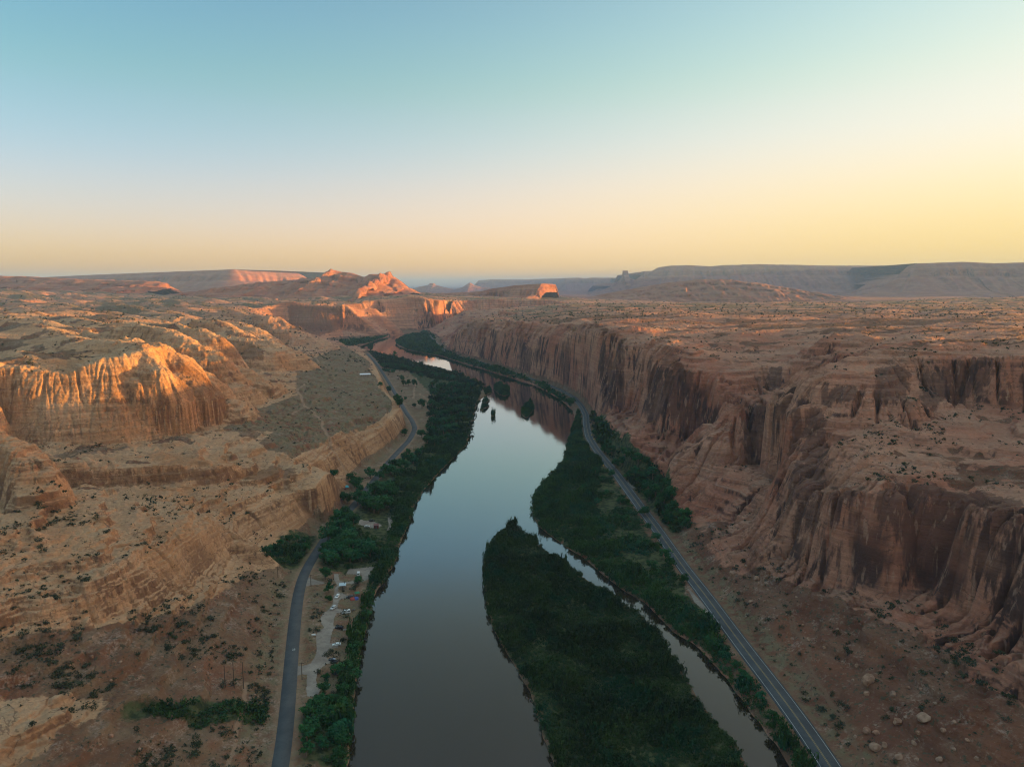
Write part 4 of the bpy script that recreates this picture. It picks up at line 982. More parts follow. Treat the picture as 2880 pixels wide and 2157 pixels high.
def c1(pts): return [(583.7 + x * .11357, 1190.4 + y * .11357) for x, y in pts]      # close-up crops of the photograph
def c2(pts): return [(583.7 + x * .11357, 1344 + y * .11357) for x, y in pts]
def c3(pts): return [(737.3 + x * .11357, 1021.4 + y * .11357) for x, y in pts]
LANES = [
    c1([(690,500),(760,500),(870,560),(1010,580),(1040,620),(900,635),(760,650),(670,665)]),
    c1([(1215,430),(1290,430),(1320,560),(1420,590),(1600,560),(1740,540),(1850,470),(2000,440),(1980,480),(1780,570),(1560,620),(1380,620),(1300,690),(1290,760),(1330,790),(1480,850),(1500,900),(1380,900),(1310,930),(1280,1040),(1300,1100),(1420,1130),(1380,1180),(1260,1180),(1210,1290),(1200,1420),(1260,1440),(1200,1480),(1170,1560),(1150,1660),(870,1660),(930,1560),(1030,1450),(960,1350),(960,1270),(1010,1180),(1130,1090),(1190,1000),(1200,880),(1230,720),(1280,640),(1215,560)]),
    c1([(1490,340),(1650,330),(1900,300),(2050,310),(2000,440),(1850,480),(1750,540),(1740,460),(1600,440),(1450,440)]),
    c2([(870,240),(930,150),(1050,100),(1180,120),(1160,250),(1130,400),(1200,420),(1300,440),(1280,480),(1130,490),(1080,560),(1080,680),(1200,760),(1050,800),(960,880),(900,960),(870,1100),(900,1190),(1000,1200),(960,1250),(930,1330),(880,1400),(700,1410),(690,1250),(700,1000),(620,985),(460,1040),(470,830),(600,830),(760,790),(850,660),(890,520),(880,380)]),
    c3([(360,880),(450,910),(600,920),(700,960),(770,1000),(720,1040),(560,1050),(450,1010),(320,980)]),
    c3([(1000,700),(1060,700),(1030,800),(1020,880),(990,1000),(1000,1080),(980,1120),(860,1110),(900,1020),(890,900),(880,840),(960,820)])]
# ------------------------------------------------------------------ desert shrubs: the ones that show largest are things, the rest one mass
dr_ = np.gradient(land[..., 2], axis=1) / (np.gradient(lr, axis=1) + 1e-6)
rows, cols = np.where(vis & (np.abs(dr_) < .55))
sel = rng.choice(len(rows), 90000, replace=False); rows, cols = rows[sel], cols[sel]
px_, py_, pz_ = land[rows, cols, 0], land[rows, cols, 1], land[rows, cols, 2]
clump = fbm(px_, py_, 42, 3, .6, seed=19.) + .5 * fbm(px_, py_, 160, 2, seed=29.)
hollow = samp(blur(H, 6, 2) - H, px_, py_)
dens_ = .016 + .50 * sstep(.18, .58, clump) + .26 * sstep(.3, 1.8, hollow)
su_, sv_ = project(px_, py_, pz_)
dens_ = np.where(pz_ < 12, .05, dens_)
dens_ = np.where((pz_ < 14) & (px_ < -60) & (py_ < 520) & (sv_ > 1180), .55 * sstep(-.15, .35, fbm(px_, py_, 11, 3, .6, seed=47.)), dens_)
for p_, d_ in (([(290,1085),(420,1060),(560,1060),(700,1050),(690,1075),(560,1110),(500,1140),(380,1140),(300,1120)], .45), ([(200,1120),(330,1170),(480,1150),(440,1200),(300,1230),(180,1200)], .18), ([(430,900),(640,870),(720,930),(700,990),(480,990),(280,985)], .14),
                 ([(1400,1100),(1480,1120),(1640,1190),(1720,1290),(1760,1420),(1700,1480),(1600,1370),(1480,1210)], .40), ([(1700,1440),(1800,1500),(1880,1640),(1800,1640),(1720,1520)], .35), ([(1760,1330),(1960,1420),(2212,1600),(2100,1600),(1880,1480)], .14)):
    m_ = inpoly(su_, sv_, p_); dens_ = np.where(m_ & (pz_ < 80), d_ * (.35 + sstep(-.1, .5, clump)), dens_)
for p_ in LANES: dens_ = np.where(inpoly(su_, sv_, p_), 0, dens_); dens_ *= np.where(lr[rows, cols] > 1500, 1.5, 1.0)
okk = (rng.random(len(px_)) < dens_) & (pz_ > 3) & (samp(road_d, px_, py_) > 9) & (samp(green, px_, py_) < .35) & (samp(water_f, px_, py_) < .02) & (samp(slope_b, px_, py_) < .8) & (samp(road_edge, px_, py_) < .2)
px_, py_, pz_ = px_[okk], py_[okk], pz_[okk]; dist = np.hypot(px_, py_)
sz = (.40 + 1.9 * rng.random(len(px_)) ** 3.0) * (1 + sstep(700, 2200, dist) * 1.3)
app = sz / dist; order = np.argsort(-app); big, rest = order[:300], order[300:]
SH = []
for s_ in range(5):
    Vb, tb = bush_proto(200 + s_, 90, .15); SH.append(mesh_np("desert_shrub", Vb, quads(len(Vb)), M_SHRUB, False, dict(tint=tb)))
def shrub_words(x, y, z):
    if x > 0:
        if z < 33 and y < 900: return "dark desert shrub dotting the rubble slope between highway and right canyon wall", "shrubs on the right rubble slope"
        if z < 95: return "dark desert shrub on the sloping rock shelves of the right canyon wall", "shrubs on the right rock shelves"
        return "dark juniper shrub on top of the right plateau", "shrubs on the right plateau"
    if z < 10: return "grey green shrub on the flat ground near the left road", "shrubs near the left road"
    if z < 44 and y < 520: return "dark desert shrub on the stony slope at lower left above the road", "shrubs on the lower left slope"
    if z < 80: return "dark desert shrub among the pale slickrock benches of the left side", "shrubs on the left benches"
    return "dark desert shrub on top of the left slickrock domes", "shrubs on the left domes"
for i in big:
    o = link("desert_shrub", SH[i % 5]); o.location = (px_[i], py_[i], pz_[i] - .1)
    s_ = sz[i] * 1.15; o.scale = (s_, s_, s_ * (.75 + .4 * ((i * 7 % 10) / 10))); o.rotation_euler = (0, 0, (i * 2.39) % 6.28)
    lab, grp = shrub_words(px_[i], py_[i], pz_[i]); tag(o, lab, "shrub", grp)
TINYB = [bush_proto(s, 12, .36) for s in range(80, 84)]
tag(link("desert_scrub", bake("desert_scrub", np.stack([px_[rest], py_[rest], pz_[rest] - .1], 1), sz[rest], M_SHRUB, TINYB, rng.random(len(rest)) * .35)), "scattered low desert scrub over rock and slopes", kind='stuff')
print("SHRUBS", len(px_))
# ------------------------------------------------------------------ roads
def resample(line, step):
    p = np.array(line)[:, :2]; 
    # smooth through the traced points
    s = np.concatenate([[0], np.cumsum(np.hypot(*np.diff(p, axis=0).T))]); q = np.arange(0, s[-1], step)
    x = np.interp(q, s, p[:, 0]); y = np.interp(q, s, p[:, 1])
    k = np.ones(9) / 9
    for _ in range(3):
        x = np.concatenate([[x[0]] * 4, x, [x[-1]] * 4]); y = np.concatenate([[y[0]] * 4, y, [y[-1]] * 4])
        x = np.convolve(x, k, 'valid'); y = np.convolve(y, k, 'valid')
    t_ = np.stack([np.gradient(x), np.gradient(y)], 1); t_ /= np.linalg.norm(t_, axis=1)[:, None]
    return np.stack([x, y], 1), np.stack([-t_[:, 1], t_[:, 0]], 1)
def road_z(c, n, half):
    zz_ = np.max([grounds(c[:, 0] + n[:, 0] * o, c[:, 1] + n[:, 1] * o) for o in np.linspace(-half, half, 5)], 0)
    k = np.ones(15) / 15
    return np.maximum(np.convolve(np.pad(zz_, 7, 'edge'), k, 'valid'), zz_ - .05) + .12
def ribbon(c, n, z, o0, o1, up, drop=0.0):
    a = np.stack([c[:, 0] + n[:, 0] * o0, c[:, 1] + n[:, 1] * o0, z + up], 1); b = np.stack([c[:, 0] + n[:, 0] * o1, c[:, 1] + n[:, 1] * o1, z + up], 1)
    rows_ = [a, b]
    if drop:
        a2 = a.copy(); b2 = b.copy(); a2[:, 2] -= drop; b2[:, 2] -= drop
        a2[:, :2] += n * np.sign(o0 - o1) * .3; b2[:, :2] -= n * np.sign(o0 - o1) * .3; rows_ = [a2, a, b, b2]
    g = np.stack(rows_, 1); i = np.arange(g.shape[0] * g.shape[1]).reshape(g.shape[:2])
    return g.reshape(-1, 3), np.stack([i[:-1, :-1], i[1:, :-1], i[1:, 1:], i[:-1, 1:]], -1).reshape(-1, 4)
def asphalt(name, c1, c2):
    t = NT(name); pos = t.node('ShaderNodeNewGeometry').outputs['Position']
    c = t.mix(t.mapr(t.noise(pos, .12, 6, .65), .35, .65), c1, c2)
    c = t.mix(t.math('MULTIPLY', t.mapr(t.noise(pos, .9, 4, .7), .58, .66), .4), c, tuple(x * .55 for x in c1))
    t.bsdf(c, .8, spec=.3); return t.m
M_ASPH = asphalt("asphalt", (.052, .057, .064), (.074, .080, .086))
M_ASPH2 = asphalt("old_asphalt", (.055, .060, .066), (.078, .082, .086))
M_WHITE = simple("road_paint_white", (.46, .48, .48), .6, .3, .2, .3)
M_YEL = simple("road_paint_yellow", (.45, .30, .10), .6, .3, .25, .3)
cr, nr_ = resample(road_r, 3.0); zr = road_z(cr, nr_, 5.4)
hw = link("highway", mesh_np("highway", *ribbon(cr, nr_, zr, 4.9, -4.9, 0.0, 1.0), M_ASPH)); tag(hw, kind='structure')
for o0 in (4.0, -4.0):
    tag(link("edge_line", mesh_np("edge_line", *ribbon(cr, nr_, zr, o0 + .09, o0 - .09, .012), M_WHITE), hw))
for o0 in (.22, -.22):
    tag(link("centre_line", mesh_np("centre_line", *ribbon(cr, nr_, zr, o0 + .06, o0 - .06, .012), M_YEL), hw))
cl, nl_ = resample(road_l, 3.0); zl = road_z(cl, nl_, 3.7)
rl = link("river_road", mesh_np("river_road", *ribbon(cl, nl_, zl, 3.45, -3.45, 0.0, .9), M_ASPH2)); tag(rl, kind='structure')
# the speed figure painted on the right lane of the river road
def painted_text(txt, u, v, size, parent, stretch=1.0):
    cu = bpy.data.curves.new("speed_figure", 'FONT'); cu.body = txt; cu.size = size; cu.align_x = 'CENTER'; cu.align_y = 'CENTER'
    ob = bpy.data.objects.new("tmp", cu); me_ = bpy.data.meshes.new_from_object(ob); bpy.data.objects.remove(ob); bpy.data.curves.remove(cu)
    me_.name = "speed_figure"; me_.materials.clear(); me_.materials.append(M_WHITE)
    x, y, _ = P(u, v, Z_ROAD + .3); d = np.hypot(cl[:, 0] - x, cl[:, 1] - y); k = int(d.argmin())
    t_ = np.array([nl_[k][1], -nl_[k][0]])
    o = link("speed_figure", me_, parent); o.location = (x, y, zl[k] + .014); o.rotation_euler = (0, 0, math.atan2(t_[1], t_[0]) - math.pi / 2); o.scale = (1, stretch, 1)
painted_text("25", 634.5, 1402, 1.8, rl, 1.5)
# gravel lanes, lots and the pull-out: the land's own faces lifted a hand's breadth
t = NT("gravel"); pos = t.node('ShaderNodeNewGeometry').outputs['Position']
c = t.mix(t.mapr(t.noise(pos, .10, 6, .65), .35, .65), (.21, .175, .15), (.30, .26, .225))
c = t.mix(t.math('MULTIPLY', t.mapr(t.noise(pos, .35, 6, .7), .52, .62), .45), c, (.15, .125, .105))
t.bsdf(c, .95, t.bump(t.noise(pos, 1.2, 4, .6), .4, .12), spec=.1); M_GRAVEL = t.m
fu = pu.ravel()[F].mean(1); fv = pv.ravel()[F].mean(1)
def paved(name, polys, lift=.07):
    m = np.zeros(len(F), bool)
    for p in polys: m |= inpoly(fu, fv, p)
    m &= V[F].reshape(len(F), 4, 3)[:, :, 2].mean(1) < 30
    m &= samp(road_d, V[F[:, 0], 0], V[F[:, 0], 1]) > 3.0
    f = F[m]; u_, inv = np.unique(f, return_inverse=True); v_ = V[u_].copy(); v_[:, 2] += lift
    tag(link(name, mesh_np(name, v_, inv.reshape(f.shape), M_GRAVEL)), kind='structure')
paved("campground_road", LANES)
paved("highway_pullout", [[(1484,1268),(1498,1282),(1526,1313),(1550,1350),(1556,1368),(1536,1348),(1524,1335),(1520,1318),(1500,1300)], [(1355,1040),(1364,1048),(1372,1052),(1368,1056),(1358,1052)]])
# ------------------------------------------------------------------ vehicles and the small things of the camp
def bx(x0, x1, y0, y1, z0, z1, tx=0.0, ty=0.0):
    """box with a tapered top"""
    v = [(x0, y0, z0), (x1, y0, z0), (x1, y1, z0), (x0, y1, z0), (x0 + tx, y0 + ty, z1), (x1 - tx, y0 + ty, z1), (x1 - tx, y1 - ty, z1), (x0 + tx, y1 - ty, z1)]
    return np.array(v, float), np.array([(3, 2, 1, 0), (4, 5, 6, 7), (0, 1, 5, 4), (1, 2, 6, 5), (2, 3, 7, 6), (3, 0, 4, 7)])
def part(name, shapes, mat, parent, smooth=False, bevel=0.0):
    V_, F_ = join(shapes); o = link(name, mesh_np(name, V_, F_, mat, smooth), parent)
    if bevel:
        b = o.modifiers.new("edge", 'BEVEL'); b.width = bevel; b.segments = 2; b.limit_method = 'ANGLE'
    return o
def prism(profile, half, inset=0.0):
    """side outline (x, z) pulled across to both sides; the upper points lean inwards"""
    n = len(profile); zmx = max(p[1] for p in profile); zmn = min(p[1] for p in profile); V_ = []
    for s_ in (-1, 1):
        for x, z in profile: V_.append((x, s_ * (half - inset * max(0, (z - zmn - .45 * (zmx - zmn)) / (.55 * (zmx - zmn)))), z))
    F_ = []
    for k in range(n):
        a, b = k, (k + 1) % n; F_.append((a, b, b + n, a + n))
    m = n // 2
    tri = [(0, n - 1 - k, k + 1, k + 1) for k in range(0)]
    V_ = np.array(V_, float)
    # end caps as fans around the outline's centre
    c0 = len(V_); V_ = np.concatenate([V_, [[np.mean([p[0] for p in profile]), -half + inset * .3, np.mean([p[1] for p in profile])], [np.mean([p[0] for p in profile]), half - inset * .3, np.mean([p[1] for p in profile])]]])
    for k in range(n):
        a, b = k, (k + 1) % n; F_.append((b, a, c0, c0)); F_.append((a + n, b + n, c0 + 1, c0 + 1))
    return V_, F_
def mesh_any(name, V_, F_, mat, smooth=False):
    me_ = bpy.data.meshes.new(name); me_.from_pydata([tuple(v) for v in V_], [], [tuple(dict.fromkeys(f)) for f in F_]); me_.materials.append(mat)
    for p_ in me_.polygons: p_.use_smooth = smooth
    return me_
def wheel_mesh(r, w):
    V_, F_ = [], []; n = 16
    for y in (-w / 2, w / 2):
        for rr in (r, r * .6):
            for k in range(n): V_.append((rr * math.cos(2 * math.pi * k / n), y * (1 if rr == r else .85), rr * math.sin(2 * math.pi * k / n)))
    for k in range(n):
        q = (k + 1) % n; F_ += [(k, q, 2 * n + q, 2 * n + k), (k, n + k, n + q, q), (2 * n + k, 2 * n + q, 3 * n + q, 3 * n + k)]
    rim = [[V_[n + k] for k in range(n)], [V_[3 * n + k] for k in range(n)]]
    return V_, F_, rim
M_TYRE = simple("tyre_rubber", (.02, .02, .02), .9, .2); M_RIM = simple("wheel_rim", (.45, .45, .46), .35, .5, .1, 3, .8)
M_GLASS = simple("vehicle_glass", (.025, .03, .035), .08, .6, .05); M_LAMP = simple("lamp_lens", (.75, .75, .70), .15, .6); M_TAIL = simple("tail_lamp", (.35, .02, .02), .2, .5)
M_TRIM = simple("black_trim", (.03, .03, .03), .7, .3)
PAINT = {}
def paint(col):
    if col not in PAINT: PAINT[col] = simple("car_paint", col, .28, .5, .06, .8)
    return PAINT[col]
SHAPES = {  # side outline of body, of glasshouse, length, half width
 'suv': ([(-2.3,.35),(2.3,.35),(2.36,.75),(2.25,1.02),(1.1,1.12),(.65,1.18),(-2.25,1.20),(-2.34,.8)], [(1.0,1.10),(.35,1.68),(-2.0,1.72),(-2.26,1.16)], .93),
 'sedan': ([(-2.25,.32),(2.25,.32),(2.30,.62),(2.1,.84),(1.0,.96),(-1.6,1.0),(-2.2,.96),(-2.3,.7)], [(1.0,.94),(.25,1.38),(-.9,1.42),(-1.75,.98)], .88),
 'van': ([(-2.6,.40),(2.55,.40),(2.62,.85),(2.35,1.15),(1.75,1.25),(-2.6,1.28),(-2.66,.9)], [(1.80,1.22),(1.15,2.05),(-2.5,2.12),(-2.62,1.25)], .98),
 'pickup': ([(-2.75,.42),(2.7,.42),(2.78,.85),(2.6,1.10),(1.2,1.18),(.7,1.2),(-.95,1.2),(-1.0,1.15),(-2.75,1.15),(-2.8,.8)], [(1.1,1.17),(.45,1.78),(-.75,1.82),(-.98,1.18)], .96)}
def vehicle(kind, name, u, v, head, col, label, cat, roof_load=None, group=None):
    body, glass, hw_ = SHAPES[kind]; x, y, g = hit(u, v)
    root = empty(name, (x, y, g + .06), R(head)); tag(root, label, cat, group)
    # the heading of the land's slope is small here: the wheels stand on it
    link("body", mesh_any("body", *prism(body, hw_, .06), paint(col)), root).modifiers.new("edge", 'BEVEL').width = .05
    gl = [(px * .985, pz) for px, pz in glass]
    cab = link("roof", mesh_any("roof", *prism([(q[0] * .97 - .02, q[1] + .02) for q in gl], hw_ - .05, .16), paint(col)), root)
    # glass stands a finger proud of the cabin
    z0, z1 = gl[0][1], gl[1][1]
    fx0, fx1, rx1, rx0 = gl[0][0], gl[1][0], gl[2][0], gl[3][0]
    ins = hw_ - .06; top = hw_ - .19
    def pane(nm, q): link(nm, mesh_any(nm, q, [(0, 1, 2, 3)], M_GLASS), root)
    pane("windscreen", [(fx0 + .02, -ins + .1, z0 + .06), (fx0 + .02, ins - .1, z0 + .06), (fx1 + .06, top - .06, z1 - .06), (fx1 + .06, -top + .06, z1 - .06)])
    pane("rear_window", [(rx0 - .05, -ins + .12, z0 + .08), (rx0 - .05, ins - .12, z0 + .08), (rx1 - .08, top - .08, z1 - .10), (rx1 - .08, -top + .08, z1 - .10)])
    for s_ in (-1, 1):
        pane("side_window", [(fx0 - .35, s_ * (ins + .03), z0 + .10), (fx1 - .10, s_ * (top + .03), z1 - .12), (rx1 + .15, s_ * (top + .03), z1 - .12), (rx0 + .22, s_ * (ins + .03), z0 + .10)])
    L_ = body[1][0]
    for s_ in (-1, 1):
        part("headlight", [bx(L_ - .02, L_ + .07, s_ * hw_ * .72 - .16, s_ * hw_ * .72 + .16, .62, .80)], M_LAMP, root)
        part("tail_light", [bx(-L_ - .08, -L_ + .02, s_ * hw_ * .80 - .10, s_ * hw_ * .80 + .10, .72, .98)], M_TAIL, root)
        for wx_ in (L_ * .62, -L_ * .60):
            Vw, Fw, rim = wheel_mesh(.36, .24); w_ = link("wheel", mesh_any("wheel", Vw, Fw, M_TYRE), root); w_.location = (wx_, s_ * (hw_ - .10), .36)
            r_ = link("rim", mesh_any("rim", [p_ for rr in rim for p_ in rr], [tuple(range(16))[::-1], tuple(range(16, 32))], M_RIM), w_)
    if kind == 'pickup':
        part("cargo_bed", [bx(-2.65, -1.05, -.80, .80, 1.16, 1.19)], M_TRIM, root)
    if roof_load: part("roof_box", [bx(-1.5, .1, -.55, .55, 1.80, 2.05, .12, .08), bx(-1.3, -1.2, -.6, .6, 1.70, 1.82), bx(-.2, -.1, -.6, .6, 1.70, 1.82)], roof_load, root)
    return root
WHT = (.72, .73, .74)
vehicle('suv', "parked_suv", 728.5, 1291, -100, WHT, "white SUV standing on the narrow campground lane by the dark tree", "car")
vehicle('suv', "moving_suv", 720.5, 1315, -112, (.50, .51, .53), "silver SUV on the campground lane just above the wide gravel lot", "car")
vehicle('van', "camper_van", 748, 1324, 195, WHT, "white camper van with dark roof panels parked at a riverside site", "van", simple("solar_panel", (.03, .05, .07), .2, .6))
vehicle('suv', "parked_suv", 733, 1358, 165, (.022, .015, .018), "black SUV parked off the right side of the gravel lot", "car")
vehicle('sedan', "parked_car", 726.8, 1394, 195, (.70, .73, .75), "white car parked right of the gravel lot between two brush patches", "car")
vehicle('pickup', "parked_pickup", 720.5, 1430, 150, (.03, .032, .04), "dark pickup with grey gear on its roof near the lower lane bend", "pickup truck", simple("roof_gear", (.30, .34, .40), .7, .3))
vehicle('sedan', "parked_car", 701.8, 1484, 8, (.09, .42, .58), "light blue car parked beside the dark tree at the lot's lower end", "car")
vehicle('suv', "parked_suv", 756, 1291, 185, (.02, .02, .022), "black SUV parked beside the red and blue tents", "car")
vehicle('van', "parked_van", 775, 1241, 100, WHT, "white van alone on the pale gravel clearing near the river", "van")
vehicle('pickup', "parked_pickup", 847.5, 1118, 80, WHT, "white pickup on the riverside strip of the upper campground", "pickup truck")
vehicle('suv', "parked_suv", 802.6, 1126, 30, (.02, .022, .025), "black SUV at the back of the upper gravel lot", "car")
vehicle('sedan', "parked_car", 793, 1138.5, 10, (.62, .63, .62), "silver car at the front of the upper gravel lot", "car")
vehicle('suv', "parked_suv", 745.8, 1058, 10, (.14, .022, .022), "dark red SUV on the red clearing under the left bench wall", "car")
vehicle('van', "camper_van", 1409, 1052, 165, WHT, "white van half hidden in the trees right of the highway", "van")

def dome_tent(u, v, col, label, size=1.0):
    x, y, g = hit(u, v); root = empty("tent", (x, y, g), random.Random(u).random() * 6); tag(root, label, "tent")
    V_, F_ = [], []; n = 12; R_ = 1.5 * size; H_ = 1.35 * size
    for j in range(5):
        a = j / 4 * math.pi / 2
        for k in range(n):
            t_ = 2 * math.pi * k / n; q = 1 + .10 * math.cos(4 * t_); V_.append((R_ * q * math.cos(a) * math.cos(t_), R_ * q * math.cos(a) * math.sin(t_), H_ * math.sin(a) - .03))
    for j in range(4):
        for k in range(n): F_.append((j * n + k, j * n + (k + 1) % n, (j + 1) * n + (k + 1) % n, (j + 1) * n + k))
    link("fly", mesh_any("fly", V_, F_, simple("tent_fabric", col, .8, .2)), root)
    part("door", [bx(R_ * .72, R_ * .93, -.4, .4, .02, .75, .10, .1)], simple("tent_door", tuple(c_ * .45 for c_ in col), .8, .2), root)
    for s_ in (0, 1):
        pts_ = [(R_ * 1.08 * math.cos(a), 0, H_ * 1.01 * math.sin(a)) for a in np.linspace(0, math.pi, 9)]
        if s_: pts_ = [(p_[1], p_[0], p_[2]) for p_ in pts_]
        part("tent_pole", [tube(pts_, [.025] * 9, 5)], M_TRIM, root)
dome_tent(761, 1294.5, (.42, .09, .07), "red tent pitched beside the black SUV at the riverside site", 1.15)
dome_tent(769.5, 1294, (.09, .13, .40), "blue tent pitched right of the red one at the riverside site", 1.15)
dome_tent(749.8, 1051, (.10, .42, .52), "turquoise tent behind the dark red SUV under the left bench wall", 1.3)
def canopy(u, v, col, label, w=3.2):
    x, y, g = hit(u, v); root = empty("canopy", (x, y, g), .5); tag(root, label, "canopy"); h = w / 2
    part("canopy_top", [(np.array([(-h, -h, 2.2), (h, -h, 2.2), (h, h, 2.2), (-h, h, 2.2), (0, 0, 2.9)]), np.array([(0, 1, 4, 4), (1, 2, 4, 4), (2, 3, 4, 4), (3, 0, 4, 4)])), bx(-h, h, -h, h, 2.05, 2.2)], simple("canopy_fabric", col, .85, .2), root)
    for a in (-1, 1):
        for b in (-1, 1): part("leg", [bx(a * (h - .1) - .04, a * (h - .1) + .04, b * (h - .1) - .04, b * (h - .1) + .04, -.1, 2.06)], M_RIM, root)
canopy(771.7, 1287, (.05, .20, .11), "green camp canopy behind the two tents by the river")
def table(u, v, label, col=(.70, .70, .68)):
    x, y, g = hit(u, v); root = empty("picnic_table", (x, y, g), .4); tag(root, label, "table"); m = simple("table_boards", col, .7, .2)
    part("tabletop", [bx(-1.1, 1.1, -.42, .42, .72, .78)], m, root)
    for s_ in (-1, 1):
        part("bench_seat", [bx(-1.1, 1.1, s_ * .75 - .16, s_ * .75 + .16, .42, .47)], m, root)
        part("leg", [bx(s_ * .8 - .06, s_ * .8 + .06, -.85, .85, .34, .42), bx(s_ * .8 - .05, s_ * .8 + .05, -.40, -.30, -.1, .72), bx(s_ * .8 - .05, s_ * .8 + .05, .30, .40, -.1, .72)], M_RIM, root)
table(676.8, 1372, "white picnic table on the pale ground left of the gravel lot")
table(686, 1302, "brown picnic table on the bare site left of the round green tree", (.16, .11, .09))
table(763, 1318, "dark picnic table at the site right of the white camper van", (.10, .085, .08))
table(744, 1361, "grey picnic table at the stony site below the black SUV", (.22, .2, .19))

def toilet_block(u, v, wallc, roofc, label, rz):
    x, y, g = hit(u, v); root = empty("toilet_building", (x, y, g - .1), R(rz)); tag(root, label, "toilet building")
    part("wall", [bx(-1.8, 1.8, -1.5, 1.5, 0, 2.5)], simple("block_wall", wallc, .9, .2, .15, 1.5), root)
    part("roof", [(np.array([(-2.2, -1.9, 2.5), (2.2, -1.9, 2.5), (2.2, 1.9, 2.5), (-2.2, 1.9, 2.5), (-2.2, -1.9, 2.68), (2.2, -1.9, 2.68), (2.2, 1.9, 3.1), (-2.2, 1.9, 3.1)], float), bx(0, 1, 0, 1, 0, 1)[1])], simple("metal_roof", roofc, .5, .4, .08), root)
    d = part("door", [bx(-.5, .5, -1.55, -1.5, .05, 2.1)], simple("door_paint", (.12, .09, .08), .6, .3), root)
    part("handle", [bx(.32, .42, -1.62, -1.55, 1.0, 1.08)], M_RIM, d)
    part("vent_pipe", [tube([(1.2, .9, 2.4), (1.2, .9, 4.1)], [.14, .14], 8)], M_TRIM, root)
toilet_block(740.4, 1270, (.25, .20, .17), (.42, .52, .58), "small campground toilet building with pale blue grey roof beside the lane", 10)
toilet_block(812.8, 1140, (.17, .055, .045), (.16, .05, .045), "small dark red toilet building in front of the upper gravel lot", 5)

def house():
    x, y, g = hit(789, 812); root = empty("house", (x, y, g - .3), R(12)); tag(root, "low house with white roof alone on the bench above the left road", "house")
    part("wall", [bx(-9, 9, -4.5, 4.5, 0, 3.0)], simple("stucco", (.42, .32, .24), .9, .2, .1, .6), root)
    rf = part("roof", [(np.array([(-9.8, -5.3, 3.0), (9.8, -5.3, 3.0), (9.8, 5.3, 3.0), (-9.8, 5.3, 3.0), (-9.0, -.2, 4.9), (9.0, -.2, 4.9), (9.0, .2, 4.9), (-9.0, .2, 4.9)], float), bx(0, 1, 0, 1, 0, 1)[1])], simple("white_roof", (.74, .76, .80), .5, .3, .05, .5), root)
    part("chimney", [bx(3.2, 4.0, .8, 1.6, 3.6, 5.8)], simple("brick", (.25, .12, .09), .9, .2, .2, 3), rf)
    d = part("door", [bx(-.5, .5, -4.58, -4.5, .1, 2.2)], simple("door_paint", (.10, .07, .06), .6, .3), root); part("handle", [bx(.3, .4, -4.66, -4.58, 1.0, 1.1)], M_RIM, d)
    for wx_ in (-6.5, -3.5, 3.5, 6.5):
        w_ = part("window", [bx(wx_ - .7, wx_ + .7, -4.56, -4.5, 1.0, 2.1)], M_GLASS, root); part("sill", [bx(wx_ - .8, wx_ + .8, -4.66, -4.5, .92, 1.0)], simple("sill", (.6, .6, .58), .7, .3), w_)
house()

M_POLE = simple("weathered_pole", (.075, .055, .042), .95, .1, .3, 2.0); M_INS = simple("insulator", (.3, .32, .33), .3, .5)
def pole(u, v, h, label, arm=True, group=None, rz=0.0):
    x, y, g = hit(u, v); root = empty("utility_pole", (x, y, g), rz); tag(root, label, "pole", group)
    part("post", [tube([(0, 0, -.5), (0, 0, h)], [.20, .13], 8)], M_POLE, root)
    if arm:
        a_ = part("crossarm", [bx(-1.35, 1.35, -.07, .07, h - .55, h - .38)], M_POLE, root)
        for k in (-1.2, 0.0, 1.2): part("insulator", [tube([(k, 0, h - .38), (k, 0, h - .16)], [.06, .045], 7)], M_INS, a_)
    else:
        part("insulator", [tube([(.2, 0, h - .4), (.2, 0, h - .05)], [.06, .045], 7)], M_INS, root)
pole(485.8, 1484, 13, "leftmost of three tall bare poles standing in a row on the slope", False, "three poles on the slope")
pole(505.5, 1485, 13, "middle of three tall bare poles standing in a row on the slope", False, "three poles on the slope")
pole(525.5, 1487, 13.5, "rightmost of three tall bare poles standing in a row on the slope", False, "three poles on the slope")
pole(652.4, 1468, 9, "wooden utility pole with crossarm at the lower campground entrance", True, None, .15)
pole(671, 1267, 8, "wooden utility pole beside the upper campground entrance", True, None, .3)
pole(600, 1248, 8, "wooden utility pole in the brush left of the road above the slope", True, None, .3)
pole(711, 955, 10, "utility pole standing on the grassy left bench by the dirt track", True, "poles on the left bench", .4)
pole(693, 927, 10, "second utility pole behind it on the grassy left bench", True, "poles on the left bench", .4)

M_SIGN = simple("sign_yellow", (.80, .52, .03), .5, .3, .05)
def road_sign(u, v, label):
    x, y, g = hit(u, v); root = empty("road_sign", (x, y, g), 0); tag(root, label, "road sign")
    part("post", [bx(-.05, .05, -.05, .05, -.3, 2.0)], M_RIM, root)
    part("panel", [(np.array([(0, -.09, 1.15), (.75, -.09, 1.9), (0, -.09, 2.65), (-.75, -.09, 1.9), (0, -.06, 1.15), (.75, -.06, 1.9), (0, -.06, 2.65), (-.75, -.06, 1.9)], float), np.array([(0, 1, 2, 3), (7, 6, 5, 4), (0, 4, 5, 1), (1, 5, 6, 2), (2, 6, 7, 3), (3, 7, 4, 0)]))], M_SIGN, root)
road_sign(1278, 942, "yellow diamond road sign right of the highway at the bend")
road_sign(1283, 951, "second yellow road sign just below the one at the highway bend")
road_sign(1303, 1008, "yellow road sign on the left edge of the highway among brush")
road_sign(1134, 809, "far yellow road sign by the highway under the long cliff")

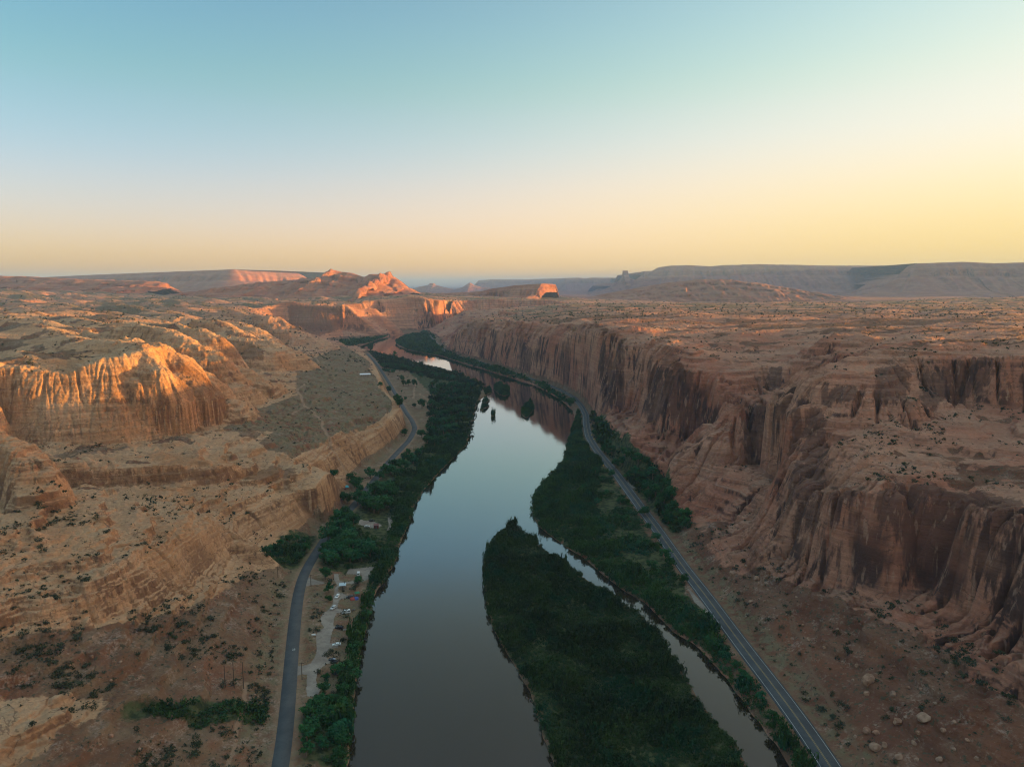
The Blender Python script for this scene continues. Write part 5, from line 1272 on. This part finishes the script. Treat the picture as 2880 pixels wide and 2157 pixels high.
# ------------------------------------------------------------------ fallen boulders
t = NT("boulder_rock"); oi = t.node('ShaderNodeObjectInfo').outputs['Random']; pos = t.node('ShaderNodeNewGeometry').outputs['Position']
c = t.mix(t.mapr(t.noise(pos, .5, 6, .65), .35, .65), (.20, .095, .060), (.38, .22, .145)); c = t.mix(t.math('MULTIPLY', oi, .5), c, (.34, .24, .18))
t.bsdf(c, .95, t.bump(t.noise(pos, 1.4, 6, .65), .7, .35), spec=.1); M_BOULD = t.m
def boulder_mesh(seed):
    import bmesh
    bm = bmesh.new(); bmesh.ops.create_icosphere(bm, subdivisions=3, radius=1.0); rs = random.Random(seed)
    planes = [(Vector((rs.gauss(0, 1), rs.gauss(0, 1), rs.gauss(0, .8))).normalized(), rs.uniform(.62, .92)) for _ in range(9)]
    for v in bm.verts:
        p_ = v.co.copy()
        for n_, d_ in planes:
            k = p_.dot(n_)
            if k > d_: p_ -= n_ * (k - d_) * .9
        p_ *= 1 + .10 * mnoise.noise(p_ * 1.7 + Vector((seed, 0, 0))) + .04 * mnoise.noise(p_ * 5)
        v.co = p_
    me_ = bpy.data.meshes.new("boulder"); bm.to_mesh(me_); bm.free(); me_.materials.append(M_BOULD)
    return me_
BOULD = [boulder_mesh(s_) for s_ in range(7)]
def boulder(u, v, wpx, label, group=None):
    x, y, g = hit(u, v); rs = random.Random(int(u * 31 + v)); d = math.sqrt(x * x + y * y + (CAMH - g) ** 2)
    r = wpx * d / FPX / 2; o = link("boulder", BOULD[rs.randrange(7)]); o.location = (x, y, g + r * .30)
    o.scale = (r * rs.uniform(.9, 1.1), r * rs.uniform(.85, 1.1), r * rs.uniform(.7, .95)); o.rotation_euler = (rs.uniform(-.3, .3), rs.uniform(-.3, .3), rs.uniform(0, 6.28)); tag(o, label, "boulder", group)
boulder(1876, 1474, 25, "largest round red boulder alone on the rubble slope right of the dirt track")
boulder(1939, 1562, 17, "upright red boulder on the brown rubble at lower right, above two smaller ones")
boulder(1995, 1553, 23, "broad dark boulder pair's larger stone on the brown rubble at lower right")
boulder(1891, 1617, 21, "tilted pale tan boulder beside the dirt track near the bottom edge")
BP = [(1911,1611,11),(1871,1580,15),(1892,1584,13),(1942,1636,13),(2029,1643,13),(1746,1383,10),(1809,1361,8),(1850,1440,10),(1929,1501,12),(1873,1499,11),(1848,1592,7),(1983,1585,10),(1975,1606,10),(2039,1578,10),(1962,1487,8),(1960,1323,10),(2044,1455,9),(1583,1240,13),(1634,1251,13),(1621,1301,10),(1596,1232,8),(1640,1262,7),(1660,1275,7),(1570,1215,7),(1612,1224,6),(1652,1300,6),(1700,1330,6),(1735,1350,6),(1780,1400,7),(1820,1430,6),(1842,1470,6),(1900,1450,6),(1930,1440,6),(1990,1490,7),(2020,1520,7),(2060,1560,8),(2090,1600,8),(2110,1640,9),(2060,1620,7),(1980,1640,8),(1865,1640,7),(1830,1620,5),(1720,1290,6),(1680,1250,6)]
for u, v, w in BP: boulder(u, v, w, "red brown boulder among the loose rubble right of the highway", "boulders on the right rubble slope")
BL = [(560,1250,6),(540,1290,5),(585,1330,5),(500,1320,6),(470,1290,5),(440,1330,6),(410,1360,5),(520,1360,5),(560,1390,5),(380,1390,6),(350,1420,6),(300,1400,6),(460,1400,5),(420,1440,5),(260,1430,6),(320,1360,6),(590,1290,5),(570,1440,5),(550,1500,5),(610,1330,4),(200,1420,7),(150,1440,7),(240,1470,6),(350,1600,8),(300,1620,7),(420,1610,6),(460,1640,7),(240,1590,8),(510,1600,6),(540,1640,6)]
for u, v, w in BL: boulder(u, v, w, "tan boulder lying on the stony slope at lower left", "boulders on the lower left slope")
